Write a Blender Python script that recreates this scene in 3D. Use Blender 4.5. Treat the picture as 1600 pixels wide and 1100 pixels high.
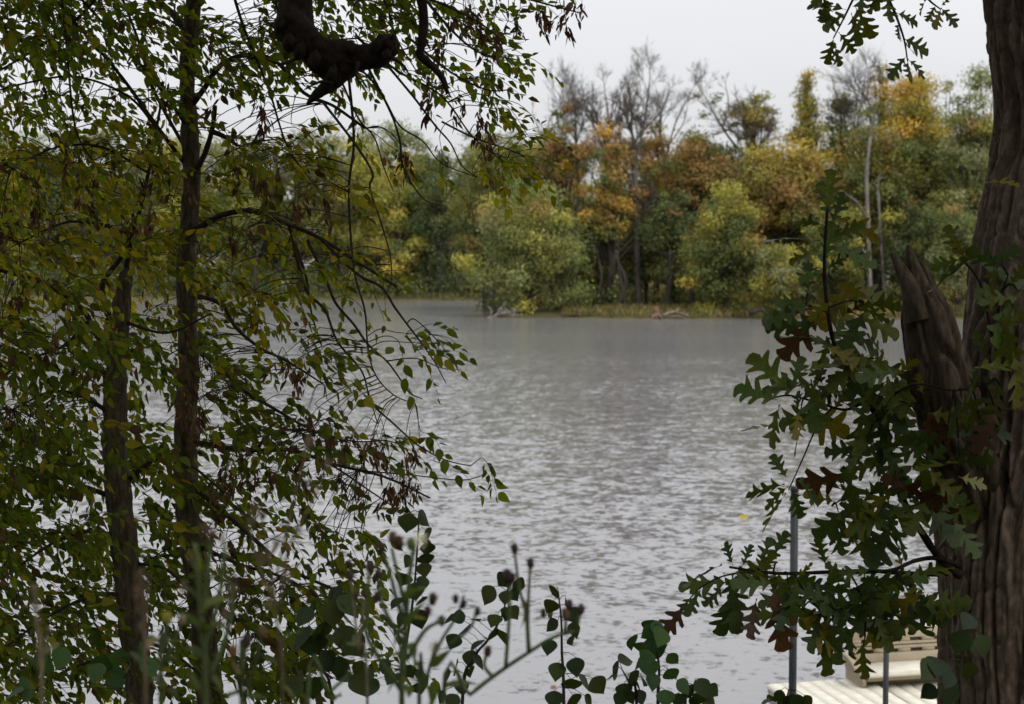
import bpy, math, random
import numpy as np
from mathutils import Matrix, Vector

random.seed(7)
rng = np.random.default_rng(7)
scene = bpy.context.scene
for o in list(bpy.data.objects):
    bpy.data.objects.remove(o)
C = scene.collection

# ------------------------------------------------------------------ camera
F = 2222.0                      # focal length in photo pixels (50 mm on a 36 mm sensor, 1600 px wide)
CAM = np.array([0.0, 0.0, 4.0])
PITCH = math.atan(118 / F)      # horizon lies at photo row 432
cam = bpy.data.cameras.new('camera')
cam.sensor_width = 36.0
cam.lens = 50.0
cam.clip_start = 0.05
cam.clip_end = 4000
cam.dof.use_dof = True
cam.dof.focus_distance = 5.6
cam.dof.aperture_fstop = 4.6
camo = bpy.data.objects.new('camera', cam)
camo.location = CAM
camo.rotation_euler = (math.pi / 2 - PITCH, 0, 0)
C.objects.link(camo)
scene.camera = camo

# ------------------------------------------------------------------ sky, sun, exposure
SUN_EL, SUN_AZ = math.radians(52), math.radians(135)      # azimuth clockwise from +Y: behind the camera, to the right
w = bpy.data.worlds.new('World')
scene.world = w
w.use_nodes = True
nt = w.node_tree
nt.nodes.clear()
wo = nt.nodes.new('ShaderNodeOutputWorld')
sky = nt.nodes.new('ShaderNodeTexSky')
sky.sky_type = 'NISHITA'
sky.sun_disc = False
sky.sun_elevation = SUN_EL
sky.sun_rotation = SUN_AZ
sky.dust_density = 4.0
hs = nt.nodes.new('ShaderNodeHueSaturation')
hs.inputs['Saturation'].default_value = 0.25
bg1 = nt.nodes.new('ShaderNodeBackground')
bg1.inputs['Strength'].default_value = 0.05
nt.links.new(sky.outputs[0], hs.inputs['Color'])
nt.links.new(hs.outputs[0], bg1.inputs['Color'])
# the closed cloud deck: brighter overhead than at the horizon, faint broad mottling
tc = nt.nodes.new('ShaderNodeTexCoord')
sep = nt.nodes.new('ShaderNodeSeparateXYZ')
nt.links.new(tc.outputs['Generated'], sep.inputs[0])
mx = nt.nodes.new('ShaderNodeMath'); mx.operation = 'MAXIMUM'; mx.inputs[1].default_value = 0.0
nt.links.new(sep.outputs['Z'], mx.inputs[0])
ma = nt.nodes.new('ShaderNodeMath'); ma.operation = 'MULTIPLY_ADD'
ma.inputs[1].default_value = 1.05
ma.inputs[2].default_value = 0.53
nt.links.new(mx.outputs[0], ma.inputs[0])
nz = nt.nodes.new('ShaderNodeTexNoise')
nz.inputs['Scale'].default_value = 2.2
nz.inputs['Detail'].default_value = 4
nt.links.new(tc.outputs['Generated'], nz.inputs['Vector'])
mr = nt.nodes.new('ShaderNodeMapRange')
mr.inputs['From Min'].default_value = 0.3
mr.inputs['From Max'].default_value = 0.7
mr.inputs['To Min'].default_value = 0.95
mr.inputs['To Max'].default_value = 1.05
nt.links.new(nz.outputs['Fac'], mr.inputs['Value'])
mm = nt.nodes.new('ShaderNodeMath'); mm.operation = 'MULTIPLY'
nt.links.new(ma.outputs[0], mm.inputs[0])
nt.links.new(mr.outputs[0], mm.inputs[1])
bg2 = nt.nodes.new('ShaderNodeBackground')
bg2.inputs['Color'].default_value = (0.97, 0.975, 1.0, 1)
nt.links.new(mm.outputs[0], bg2.inputs['Strength'])
ad = nt.nodes.new('ShaderNodeAddShader')
nt.links.new(bg1.outputs[0], ad.inputs[0])
nt.links.new(bg2.outputs[0], ad.inputs[1])
nt.links.new(ad.outputs[0], wo.inputs['Surface'])

sl = bpy.data.lights.new('sun', 'SUN')
sl.energy = 1.5
sl.angle = math.radians(40)
sl.color = (1.0, 0.96, 0.9)
so = bpy.data.objects.new('sun', sl)
sd = Vector((math.sin(SUN_AZ) * math.cos(SUN_EL), math.cos(SUN_AZ) * math.cos(SUN_EL), math.sin(SUN_EL)))
so.rotation_euler = (-sd).to_track_quat('-Z', 'Y').to_euler()
so.location = (0, -10, 30)
C.objects.link(so)

scene.render.engine = 'CYCLES'
scene.view_settings.view_transform = 'Standard'
scene.view_settings.look = 'None'
scene.view_settings.exposure = 0.0
scene.view_settings.gamma = 1.0
scene.view_settings.use_curve_mapping = False
scene.cycles.use_denoising = True
scene.cycles.max_bounces = 6
scene.cycles.diffuse_bounces = 3
scene.cycles.transmission_bounces = 4
scene.cycles.volume_bounces = 0

# ------------------------------------------------------------------ helpers
cp, sp_ = math.cos(PITCH), math.sin(PITCH)
FWD = np.array([0, cp, -sp_]); UP = np.array([0, sp_, cp]); RT = np.array([1.0, 0, 0])

def at(x, y, d):
    """the point that the photograph shows at pixel (x, y), d metres away along the view axis"""
    return CAM + FWD * d + RT * ((x - 800) / F * d) + UP * (-(y - 550) / F * d)

def atv(xy, d):
    xy = np.asarray(xy, float); d = np.broadcast_to(np.asarray(d, float), (len(xy),))
    return CAM + FWD[None] * d[:, None] + RT[None] * ((xy[:, 0] - 800) / F * d)[:, None] + UP[None] * (-(xy[:, 1] - 550) / F * d)[:, None]

def nrm(v):
    v = np.asarray(v, float)
    return v / np.maximum(np.linalg.norm(v, axis=-1, keepdims=True), 1e-9)

def hash3(ix, iy, iz):
    n = (ix * 374761393 + iy * 668265263 + iz * 1274126177) & 0x7fffffff
    n = ((n ^ (n >> 13)) * 1274126177) & 0x7fffffff
    return ((n ^ (n >> 16)) & 0xffff) / 65535.0

def vnoise(p):
    """value noise, p (N,3)"""
    p = np.asarray(p, float)
    i = np.floor(p).astype(np.int64); f = p - i; f = f * f * (3 - 2 * f)
    r = 0
    for dx in (0, 1):
        for dy in (0, 1):
            for dz in (0, 1):
                wgt = (f[:, 0] if dx else 1 - f[:, 0]) * (f[:, 1] if dy else 1 - f[:, 1]) * (f[:, 2] if dz else 1 - f[:, 2])
                r = r + wgt * hash3(i[:, 0] + dx, i[:, 1] + dy, i[:, 2] + dz)
    return r

class MB:
    """collects quads and triangles with one colour for each face"""
    def __init__(self): self.v = []; self.q = []; self.qc = []; self.n = 0
    def add(self, v, q, col=None):
        v = np.asarray(v, float).reshape(-1, 3); q = np.asarray(q, np.int64)
        if q.ndim == 1: q = q.reshape(1, -1)
        if q.shape[1] == 3: q = np.concatenate([q, -np.ones((len(q), 1), np.int64)], 1)
        qq = q + self.n; qq[q < 0] = -1
        self.v.append(v); self.q.append(qq); self.n += len(v)
        if col is None: col = (0.5, 0.5, 0.5)
        col = np.broadcast_to(np.asarray(col, float), (len(q), 3))
        self.qc.append(col)
    def mesh(self, name, tint=True, smooth=False):
        v = np.concatenate(self.v); q = np.concatenate(self.q); col = np.concatenate(self.qc)
        tot = np.where(q[:, 3] < 0, 3, 4)
        loops = q.reshape(-1); loops = loops[loops >= 0]
        me = bpy.data.meshes.new(name)
        me.vertices.add(len(v)); me.vertices.foreach_set('co', v.astype(np.float32).ravel())
        me.loops.add(len(loops)); me.loops.foreach_set('vertex_index', loops.astype(np.int32))
        me.polygons.add(len(q))
        st = np.concatenate([[0], np.cumsum(tot)[:-1]])
        me.polygons.foreach_set('loop_start', st.astype(np.int32))
        me.polygons.foreach_set('loop_total', tot.astype(np.int32))
        if smooth: me.polygons.foreach_set('use_smooth', np.ones(len(q), bool))
        me.update(calc_edges=True)
        if tint:
            a = me.attributes.new('tint', 'FLOAT_COLOR', 'FACE')
            a.data.foreach_set('color', np.concatenate([col, np.ones((len(col), 1))], 1).astype(np.float32).ravel())
        return me

def smooth_path(pts, rad, per=6):
    """Catmull-Rom through pts"""
    pts = np.asarray(pts, float); rad = np.asarray(rad, float)
    if len(pts) < 3 or per <= 1: return pts, rad
    P = np.concatenate([[2 * pts[0] - pts[1]], pts, [2 * pts[-1] - pts[-2]]])
    out = []; ro = []
    for i in range(1, len(P) - 2):
        for k in range(per):
            t = k / per
            a, b, c_, d_ = P[i - 1], P[i], P[i + 1], P[i + 2]
            out.append(0.5 * (2 * b + (c_ - a) * t + (2 * a - 5 * b + 4 * c_ - d_) * t * t + (3 * b - a - 3 * c_ + d_) * t ** 3))
            ro.append(rad[i - 1] * (1 - t) + rad[i] * t)
    out.append(pts[-1]); ro.append(rad[-1])
    return np.array(out), np.array(ro)

def tube(mb, pts, rad, sides=5, col=None, cap=True, wob=0.0):
    pts = np.asarray(pts, float); rad = np.broadcast_to(np.asarray(rad, float), (len(pts),))
    n = len(pts)
    tg = np.zeros_like(pts); tg[1:-1] = pts[2:] - pts[:-2]; tg[0] = pts[1] - pts[0]; tg[-1] = pts[-1] - pts[-2]
    tg = nrm(tg)
    ref = np.array([0.31, 0.87, 0.37]) if abs(tg[0][2]) > 0.6 else np.array([0.05, 0.1, 0.99])
    a = nrm(np.cross(tg, ref)); b = np.cross(tg, a)
    th = np.arange(sides) / sides * 2 * math.pi
    rr = rad[:, None] * np.ones((1, sides))
    if wob:
        q = pts[:, None, :] + a[:, None, :] * np.cos(th)[None, :, None] * rad[:, None, None] + b[:, None, :] * np.sin(th)[None, :, None] * rad[:, None, None]
        rr = rr * (1 + wob * (vnoise(q.reshape(-1, 3) * (1.2 / max(rad.mean(), 1e-4))).reshape(n, sides) * 2 - 1))
    v = pts[:, None, :] + (a[:, None, :] * np.cos(th)[None, :, None] + b[:, None, :] * np.sin(th)[None, :, None]) * rr[:, :, None]
    v = v.reshape(-1, 3)
    i = np.arange(n - 1)[:, None] * sides; j = np.arange(sides)[None]; jn = (j + 1) % sides
    q = np.stack([i + j, i + jn, i + sides + jn, i + sides + j], -1).reshape(-1, 4)
    if cap:
        v = np.concatenate([v, pts[:1], pts[-1:]])
        k0 = n * sides
        jj = np.arange(sides); jjn = (jj + 1) % sides
        t0 = np.stack([jjn, jj, np.full(sides, k0), np.full(sides, -1)], -1)
        t1 = np.stack([(n - 1) * sides + jj, (n - 1) * sides + jjn, np.full(sides, k0 + 1), np.full(sides, -1)], -1)
        q = np.concatenate([q, t0, t1])
    mb.add(v, q, col)

def box(mb, c, ax, ay, az, hx, hy, hz, col=None, bev=0.0):
    """oriented box; with bev the edges of the top and sides are chamfered"""
    c = np.asarray(c, float)
    if bev <= 0:
        v = [c + ax * sx * hx + ay * sy * hy + az * sz * hz for sz in (-1, 1) for sy in (-1, 1) for sx in (-1, 1)]
        q = [(0, 2, 3, 1), (4, 5, 7, 6), (0, 1, 5, 4), (2, 6, 7, 3), (0, 4, 6, 2), (1, 3, 7, 5)]
        mb.add(v, q, col); return
    rings = []
    for (z, ins) in ((-hz, bev), (-hz + bev, 0), (hz - bev, 0), (hz, bev)):
        ring = []
        for (sx, sy) in ((-1, -1), (1, -1), (1, 1), (-1, 1)):
            X, Y = hx - ins, hy - ins
            o1 = (sx * X, sy * (Y - (bev if ins == 0 else 0)))
            o2 = (sx * (X - (bev if ins == 0 else 0)), sy * Y)
            pr = (o2, o1) if sx * sy < 0 else (o1, o2)
            if sx * sy < 0: pr = (o2, o1)
            else: pr = (o1, o2)
            ring += [c + ax * p[0] + ay * p[1] + az * z for p in pr]
        rings.append(ring)
    v = np.array(rings).reshape(-1, 3); q = []
    for r in range(3):
        for k in range(8):
            q.append((r * 8 + k, r * 8 + (k + 1) % 8, r * 8 + 8 + (k + 1) % 8, r * 8 + 8 + k))
    b = 24
    q += [(b, b + 1, b + 2, b + 3), (b, b + 3, b + 4, b + 7), (b + 4, b + 5, b + 6, b + 7)]
    q += [(3, 2, 1, 0), (7, 4, 3, 0), (7, 6, 5, 4)]
    mb.add(v, q, col)

def tag(o, label=None, cat=None, group=None, kind=None):
    if label: o['label'] = label
    if cat: o['category'] = cat
    if group: o['group'] = group
    if kind: o['kind'] = kind
    return o

LOC = {}
def empty(name, loc, label, cat, group=None):
    o = bpy.data.objects.new(name, None); C.objects.link(o)
    o.empty_display_size = 0.1
    o.location = Vector([float(a) for a in loc]); LOC[o.name] = Vector(o.location)
    return tag(o, label, cat, group)

def link(name, me, mat, parent=None):
    o = bpy.data.objects.new(name, me); C.objects.link(o)
    if mat and not me.materials: me.materials.append(mat)
    if parent:
        o.parent = parent
        p = LOC.get(parent.name, Vector((0, 0, 0)))
        o.matrix_parent_inverse = Matrix.Translation(-p)
    LOC.setdefault(o.name, Vector((0, 0, 0)))
    return o

# ------------------------------------------------------------------ materials
def newmat(name):
    m = bpy.data.materials.new(name); m.use_nodes = True
    n = m.node_tree; n.nodes.clear()
    return m, n, n.nodes.new('ShaderNodeOutputMaterial')

def foliage(name, trans=0.35, nscale=6.0, rough=0.55, spec=0.3):
    m, n, out = newmat(name)
    at_ = n.nodes.new('ShaderNodeAttribute'); at_.attribute_name = 'tint'
    tc = n.nodes.new('ShaderNodeTexCoord')
    nz = n.nodes.new('ShaderNodeTexNoise'); nz.inputs['Scale'].default_value = nscale; nz.inputs['Detail'].default_value = 3
    n.links.new(tc.outputs['Object'], nz.inputs['Vector'])
    mr = n.nodes.new('ShaderNodeMapRange')
    mr.inputs['From Min'].default_value = 0.3; mr.inputs['From Max'].default_value = 0.7
    mr.inputs['To Min'].default_value = 0.72; mr.inputs['To Max'].default_value = 1.25
    n.links.new(nz.outputs['Fac'], mr.inputs['Value'])
    oi = n.nodes.new('ShaderNodeObjectInfo')
    mr2 = n.nodes.new('ShaderNodeMapRange'); mr2.inputs['To Min'].default_value = 0.82; mr2.inputs['To Max'].default_value = 1.15
    n.links.new(oi.outputs['Random'], mr2.inputs['Value'])
    mu = n.nodes.new('ShaderNodeMath'); mu.operation = 'MULTIPLY'
    n.links.new(mr.outputs[0], mu.inputs[0]); n.links.new(mr2.outputs[0], mu.inputs[1])
    vm = n.nodes.new('ShaderNodeVectorMath'); vm.operation = 'SCALE'
    n.links.new(at_.outputs['Color'], vm.inputs[0]); n.links.new(mu.outputs[0], vm.inputs['Scale'])
    p = n.nodes.new('ShaderNodeBsdfPrincipled')
    p.inputs['Roughness'].default_value = rough
    p.inputs['Specular IOR Level'].default_value = spec
    n.links.new(vm.outputs[0], p.inputs['Base Color'])
    t = n.nodes.new('ShaderNodeBsdfTranslucent')
    vm2 = n.nodes.new('ShaderNodeVectorMath'); vm2.operation = 'MULTIPLY'
    vm2.inputs[1].default_value = (1.25, 1.2, 0.5)
    n.links.new(vm.outputs[0], vm2.inputs[0]); n.links.new(vm2.outputs[0], t.inputs['Color'])
    mix = n.nodes.new('ShaderNodeMixShader'); mix.inputs[0].default_value = trans
    n.links.new(p.outputs[0], mix.inputs[1]); n.links.new(t.outputs[0], mix.inputs[2])
    n.links.new(mix.outputs[0], out.inputs['Surface'])
    return m

def rough_mat(name, c1, c2, scale=(8, 8, 8), rough=0.8, bump=0.3, bscale=None, detail=6, dist=0.02, spec=0.25, metal=0.0, c3=None):
    """two colours mixed by stretched noise, with relief"""
    m, n, out = newmat(name)
    tc = n.nodes.new('ShaderNodeTexCoord'); mp = n.nodes.new('ShaderNodeMapping')
    mp.inputs['Scale'].default_value = scale
    n.links.new(tc.outputs['Object'], mp.inputs['Vector'])
    nz = n.nodes.new('ShaderNodeTexNoise'); nz.inputs['Scale'].default_value = 1; nz.inputs['Detail'].default_value = detail
    nz.inputs['Roughness'].default_value = 0.65
    n.links.new(mp.outputs[0], nz.inputs['Vector'])
    cr = n.nodes.new('ShaderNodeValToRGB')
    cr.color_ramp.elements[0].position = 0.33; cr.color_ramp.elements[0].color = (*c1, 1)
    cr.color_ramp.elements[1].position = 0.68; cr.color_ramp.elements[1].color = (*c2, 1)
    if c3:
        e = cr.color_ramp.elements.new(0.5); e.color = (*c3, 1)
    n.links.new(nz.outputs['Fac'], cr.inputs['Fac'])
    p = n.nodes.new('ShaderNodeBsdfPrincipled')
    p.inputs['Roughness'].default_value = rough; p.inputs['Specular IOR Level'].default_value = spec; p.inputs['Metallic'].default_value = metal
    n.links.new(cr.outputs[0], p.inputs['Base Color'])
    if bump:
        bp = n.nodes.new('ShaderNodeBump'); bp.inputs['Strength'].default_value = bump; bp.inputs['Distance'].default_value = dist
        n.links.new(nz.outputs['Fac'], bp.inputs['Height']); n.links.new(bp.outputs[0], p.inputs['Normal'])
    n.links.new(p.outputs[0], out.inputs['Surface'])
    return m

M = {}
M['far_leaf'] = foliage('far_foliage', 0.28, 0.35, 0.6, 0.25)
M['near_leaf'] = foliage('near_foliage', 0.5, 30.0, 0.6, 0.1)
M['oak_leaf'] = foliage('oak_foliage', 0.32, 22.0, 0.5, 0.16)
M['weed'] = foliage('weed_foliage', 0.35, 40.0, 0.6, 0.2)
M['grass'] = foliage('grass_blades', 0.3, 0.8, 0.7, 0.2)
M['bark'] = rough_mat('young_bark', (0.030, 0.024, 0.015), (0.11, 0.09, 0.06), (60, 60, 14), 0.85, 0.6, dist=0.006, c3=(0.062, 0.050, 0.032), spec=.06)
M['twig'] = rough_mat('twig_bark', (0.018, 0.014, 0.010), (0.045, 0.035, 0.026), (90, 90, 90), 0.8, 0.2, dist=0.002, spec=.06)
M['oak_bark'] = rough_mat('oak_bark', (0.055, 0.041, 0.030), (0.155, 0.12, 0.093), (40, 40, 22), 0.9, 0.5, dist=0.008, c3=(0.092, 0.070, 0.053), spec=.06)
M['dead_wood'] = rough_mat('weathered_dead_wood', (0.026, 0.019, 0.013), (0.09, 0.068, 0.050), (50, 50, 10), 0.9, 0.6, dist=0.008, c3=(0.052, 0.039, 0.028), spec=.06)
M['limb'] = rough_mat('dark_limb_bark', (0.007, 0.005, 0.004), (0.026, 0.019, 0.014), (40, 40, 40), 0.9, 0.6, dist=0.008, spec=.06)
M['far_bark'] = rough_mat('far_bark', (0.028, 0.023, 0.018), (0.065, 0.055, 0.045), (3, 3, 1), 0.9, 0)
M['pale_bark'] = rough_mat('pale_dead_bark', (0.09, 0.08, 0.07), (0.24, 0.215, 0.19), (3, 3, 0.8), 0.85, 0)
M['bare_bark'] = rough_mat('bare_twig_bark', (0.07, 0.059, 0.05), (0.135, 0.115, 0.098), (2, 2, 2), 0.9, 0)
M['drift'] = rough_mat('driftwood', (0.09, 0.075, 0.06), (0.34, 0.30, 0.26), (3, 3, 3), 0.85, 0.3)
M['stump'] = rough_mat('reddish_stump_wood', (0.09, 0.055, 0.038), (0.20, 0.13, 0.095), (5, 5, 3), 0.9, 0.4)
M['plank'] = rough_mat('cream_deck_board', (0.60, 0.57, 0.47), (0.74, 0.71, 0.61), (9, 9, 9), 0.6, 0.15, dist=0.003)
M['bench'] = rough_mat('shade_toned_plastic', (0.24, 0.195, 0.13), (0.31, 0.255, 0.175), (6, 6, 6), 0.55, 0.1, dist=0.003)  # shade of the bench's upright faces put into the colour
M['bench_dark'] = rough_mat('brown_slot_back', (0.06, 0.045, 0.03), (0.10, 0.075, 0.05), (6, 6, 6), 0.7, 0)  # plate behind the slots, darker than the backrest
M['pipe'] = rough_mat('weathered_steel_pipe', (0.018, 0.020, 0.023), (0.045, 0.048, 0.053), (18, 18, 6), 0.5, 0.2, dist=0.003, spec=0.15, metal=0.0)
M['frame'] = rough_mat('dock_frame_metal', (0.22, 0.21, 0.19), (0.34, 0.33, 0.30), (8, 8, 8), 0.6, 0.1)
M['seed'] = foliage('dry_seed', 0.35, 40.0, 0.7, 0.15)

# ground: soil, leaf litter and grass by height noise
def ground_mat():
    m, n, out = newmat('bank_soil_and_grass')
    tc = n.nodes.new('ShaderNodeTexCoord')
    nz = n.nodes.new('ShaderNodeTexNoise'); nz.inputs['Scale'].default_value = 0.35; nz.inputs['Detail'].default_value = 9
    nz.inputs['Roughness'].default_value = 0.7
    n.links.new(tc.outputs['Object'], nz.inputs['Vector'])
    cr = n.nodes.new('ShaderNodeValToRGB')
    e = cr.color_ramp.elements
    e[0].position = 0.35; e[0].color = (0.06, 0.048, 0.030, 1)
    e[1].position = 0.66; e[1].color = (0.085, 0.095, 0.028, 1)
    k = e.new(0.5); k.color = (0.085, 0.072, 0.035, 1)
    n.links.new(nz.outputs['Fac'], cr.inputs['Fac'])
    p = n.nodes.new('ShaderNodeBsdfPrincipled'); p.inputs['Roughness'].default_value = 0.95; p.inputs['Specular IOR Level'].default_value = 0.1
    n.links.new(cr.outputs[0], p.inputs['Base Color'])
    bp = n.nodes.new('ShaderNodeBump'); bp.inputs['Strength'].default_value = 0.6; bp.inputs['Distance'].default_value = 0.15
    n.links.new(nz.outputs['Fac'], bp.inputs['Height']); n.links.new(bp.outputs[0], p.inputs['Normal'])
    n.links.new(p.outputs[0], out.inputs['Surface'])
    return m
M['ground'] = ground_mat()

def water_mat():
    m, n, out = newmat('rippled_river_water')
    tc = n.nodes.new('ShaderNodeTexCoord')
    def noise(sx, sy, rot, det, rough=0.55, dist=0.0):
        mp = n.nodes.new('ShaderNodeMapping'); mp.inputs['Scale'].default_value = (sx, sy, 1); mp.inputs['Rotation'].default_value = (0, 0, rot)
        n.links.new(tc.outputs['Object'], mp.inputs['Vector'])
        z = n.nodes.new('ShaderNodeTexNoise'); z.inputs['Scale'].default_value = 1; z.inputs['Detail'].default_value = det
        z.inputs['Roughness'].default_value = rough; z.inputs['Distortion'].default_value = dist
        n.links.new(mp.outputs[0], z.inputs['Vector'])
        return z.outputs['Fac']
    def math_(op, a, b):
        k = n.nodes.new('ShaderNodeMath'); k.operation = op
        for i, q in enumerate((a, b)):
            if isinstance(q, (int, float)): k.inputs[i].default_value = q
            else: n.links.new(q, k.inputs[i])
        return k.outputs[0]
    def slopes(sx, sy, rot, det, amp, rough=0.5):
        mp = n.nodes.new('ShaderNodeMapping'); mp.inputs['Scale'].default_value = (sx, sy, 1); mp.inputs['Rotation'].default_value = (0, 0, rot)
        n.links.new(tc.outputs['Object'], mp.inputs['Vector'])
        z = n.nodes.new('ShaderNodeTexNoise'); z.inputs['Scale'].default_value = 1; z.inputs['Detail'].default_value = det; z.inputs['Roughness'].default_value = rough
        n.links.new(mp.outputs[0], z.inputs['Vector'])
        sb = n.nodes.new('ShaderNodeVectorMath'); sb.operation = 'SUBTRACT'; sb.inputs[1].default_value = (.5, .5, .5)
        n.links.new(z.outputs['Color'], sb.inputs[0])
        mu = n.nodes.new('ShaderNodeVectorMath'); mu.operation = 'MULTIPLY'; mu.inputs[1].default_value = (amp * .7, amp, 0)
        n.links.new(sb.outputs[0], mu.inputs[0])
        return mu.outputs[0]
    g = noise(0.03, 0.07, 0.1, 3, 0.6)            # gusts: where the wind roughens the surface
    gr = n.nodes.new('ShaderNodeMapRange'); gr.inputs['From Min'].default_value = 0.36; gr.inputs['From Max'].default_value = 0.64
    gr.inputs['To Min'].default_value = 0.55; gr.inputs['To Max'].default_value = 1.35
    n.links.new(g, gr.inputs['Value'])
    av = n.nodes.new('ShaderNodeVectorMath'); av.operation = 'ADD'
    n.links.new(slopes(2.7, 2.9, 0.12, 3, 0.32), av.inputs[0]); n.links.new(slopes(9.0, 10.0, -0.1, 3, 0.44), av.inputs[1])
    sv = n.nodes.new('ShaderNodeVectorMath'); sv.operation = 'SCALE'
    n.links.new(av.outputs[0], sv.inputs[0]); n.links.new(gr.outputs[0], sv.inputs['Scale'])
    nv = n.nodes.new('ShaderNodeVectorMath'); nv.operation = 'ADD'; nv.inputs[1].default_value = (0, 0, 1)
    n.links.new(sv.outputs[0], nv.inputs[0])
    bp = n.nodes.new('ShaderNodeVectorMath'); bp.operation = 'NORMALIZE'
    n.links.new(nv.outputs[0], bp.inputs[0])
    p = n.nodes.new('ShaderNodeBsdfPrincipled')
    p.inputs['Base Color'].default_value = (0.165, 0.163, 0.170, 1)
    p.inputs['Roughness'].default_value = 0.14
    p.inputs['IOR'].default_value = 2.3
    n.links.new(bp.outputs[0], p.inputs['Normal'])
    n.links.new(p.outputs[0], out.inputs['Surface'])
    return m
M['water'] = water_mat()

# ------------------------------------------------------------------ ground and water
def shore_right(x):
    return np.interp(x, [-400, -3, 0, 6, 12, 22, 32, 42, 60, 120, 500], [141, 141, 139, 136, 133.5, 134.5, 132, 131, 126, 118, 90])

def land(x, y):
    """signed distance into the land beyond the river"""
    wob = (vnoise(np.stack([x * 0.25, y * 0.25, 0 * x], -1)) - 0.5) * 2.2
    left = y - np.interp(x, [-600, -120, -60, -20, 12, 60], [150, 205, 226, 233, 236, 244]) + wob
    xl = np.interp(y, [138, 141, 160, 190, 234], [-3.5, -3.5, 1.5, 6, 12])
    pen = np.minimum(y - shore_right(x), (x - xl)) + wob * 0.5
    return np.maximum(left, pen)

def ground_z(x, y):
    x = np.asarray(x, float); y = np.asarray(y, float)
    near = np.interp(y, [-60, 1.2, 2.5, 5, 8, 9.6, 12, 40, 60], [2.9, 2.32, 2.2, 1.72, 0.5, -0.1, -0.9, -2.2, -2.2])
    d = land(x, y)
    far = np.where(d > 0, 0.1 + np.minimum(d * 0.09, 0.5) + np.minimum(d * 0.012, 3.0), np.maximum(-2.2, d * 0.25))
    n_ = (vnoise(np.stack([x * 0.9, y * 0.9, 0 * x + 3], -1)) - 0.5) * 0.16
    return np.where(y < 50, near + n_ * (y < 9), far + n_ * (d > 0))

gx = np.concatenate([-np.geomspace(700, 42, 16), np.linspace(-40, -8.4, 60), np.linspace(-8, 8, 60), np.linspace(8.4, 60, 80), np.geomspace(62, 700, 16)])
gy = np.concatenate([np.linspace(-60, -4, 8), np.linspace(-3, 12, 50), np.linspace(14, 120, 14), np.linspace(122, 150, 70), np.linspace(152, 260, 70), np.geomspace(265, 1200, 12)])
GX, GY = np.meshgrid(gx, gy, indexing='xy')
GZ = ground_z(GX.ravel(), GY.ravel())
gv = np.stack([GX.ravel(), GY.ravel(), GZ], -1)
nx_, ny_ = len(gx), len(gy)
ii, jj = np.meshgrid(np.arange(nx_ - 1), np.arange(ny_ - 1))
q = np.stack([jj * nx_ + ii, jj * nx_ + ii + 1, (jj + 1) * nx_ + ii + 1, (jj + 1) * nx_ + ii], -1).reshape(-1, 4)
mb = MB(); mb.add(gv, q)
g = link('ground', mb.mesh('ground', False, True), M['ground']); tag(g, kind='structure', label='earth banks of the river with grass and leaf litter')
mb = MB(); mb.add([(-650, 4, 0), (650, 4, 0), (650, 900, 0), (-650, 900, 0)], [(0, 1, 2, 3)])
wtr = link('river_water', mb.mesh('river_water', False), M['water']); tag(wtr, kind='structure', label='grey wind-rippled river water')

# ------------------------------------------------------------------ leaf faces
def leaf_quads(mb, base, dr, nm, ln, wd, col, fold=0.22, droop=0.12):
    """pointed leaves of two folded quads each"""
    dr = nrm(dr); sd_ = nrm(np.cross(nm, dr)); nm = np.cross(dr, sd_)
    N = len(base); ln = np.asarray(ln)[:, None]; wd = np.asarray(wd)[:, None]
    def pt(t, s, z): return base + dr * ln * t + sd_ * wd * s + nm * (wd * z)
    f = fold
    vs = np.stack([pt(0, 0, 0), pt(.28, .46, f), pt(.66, .36, f * .6 - droop), pt(1, 0, -droop * 2.4), pt(.66, -.36, f * .6 - droop), pt(.28, -.46, f)], 1).reshape(-1, 3)
    k = np.arange(N)[:, None] * 6
    q = np.concatenate([k + np.array([[0, 1, 2, 3]]), k + np.array([[0, 3, 4, 5]])])
    mb.add(vs, q, np.concatenate([col, col]))

def diamond(mb, c, dr, nm, ln, wd, col):
    dr = nrm(dr); sd_ = nrm(np.cross(nm, dr))
    ln = np.asarray(ln)[:, None]; wd = np.asarray(wd)[:, None]
    vs = np.stack([c - dr * ln * .5, c + sd_ * wd * .5 + dr * ln * .05, c + dr * ln * .5, c - sd_ * wd * .5 + dr * ln * .05], 1).reshape(-1, 3)
    k = np.arange(len(c))[:, None] * 4
    mb.add(vs, k + np.array([[0, 1, 2, 3]]), col)

def rdir(n):
    return nrm(rng.normal(size=(n, 3)))

# ------------------------------------------------------------------ far trees
PAL = {
    'green':   [(.075, .105, .030), (.100, .125, .038), (.060, .085, .030)],
    'olive':   [(.105, .115, .028), (.130, .130, .030), (.080, .095, .028)],
    'dark':    [(.040, .065, .026), (.055, .080, .030), (.035, .052, .022)],
    'grey':    [(.085, .100, .050), (.105, .115, .055), (.070, .085, .045)],
    'willow':  [(.115, .145, .062), (.140, .165, .075), (.090, .120, .050), (.155, .165, .060)],
    'yellow':  [(.340, .270, .030), (.260, .230, .030), (.400, .310, .045)],
    'ygreen':  [(.200, .200, .030), (.150, .165, .030), (.240, .215, .035)],
    'orange':  [(.300, .190, .022), (.330, .170, .026), (.260, .200, .026)],
    'rust':    [(.210, .120, .040), (.170, .105, .040), (.230, .140, .050)],
    'brown':   [(.145, .105, .035), (.125, .105, .030), (.170, .115, .040)],
    'gold':    [(.250, .200, .022), (.300, .215, .022), (.190, .180, .030)],
    'silver':  [(.165, .185, .105), (.140, .165, .085), (.190, .205, .115)],
}
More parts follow.
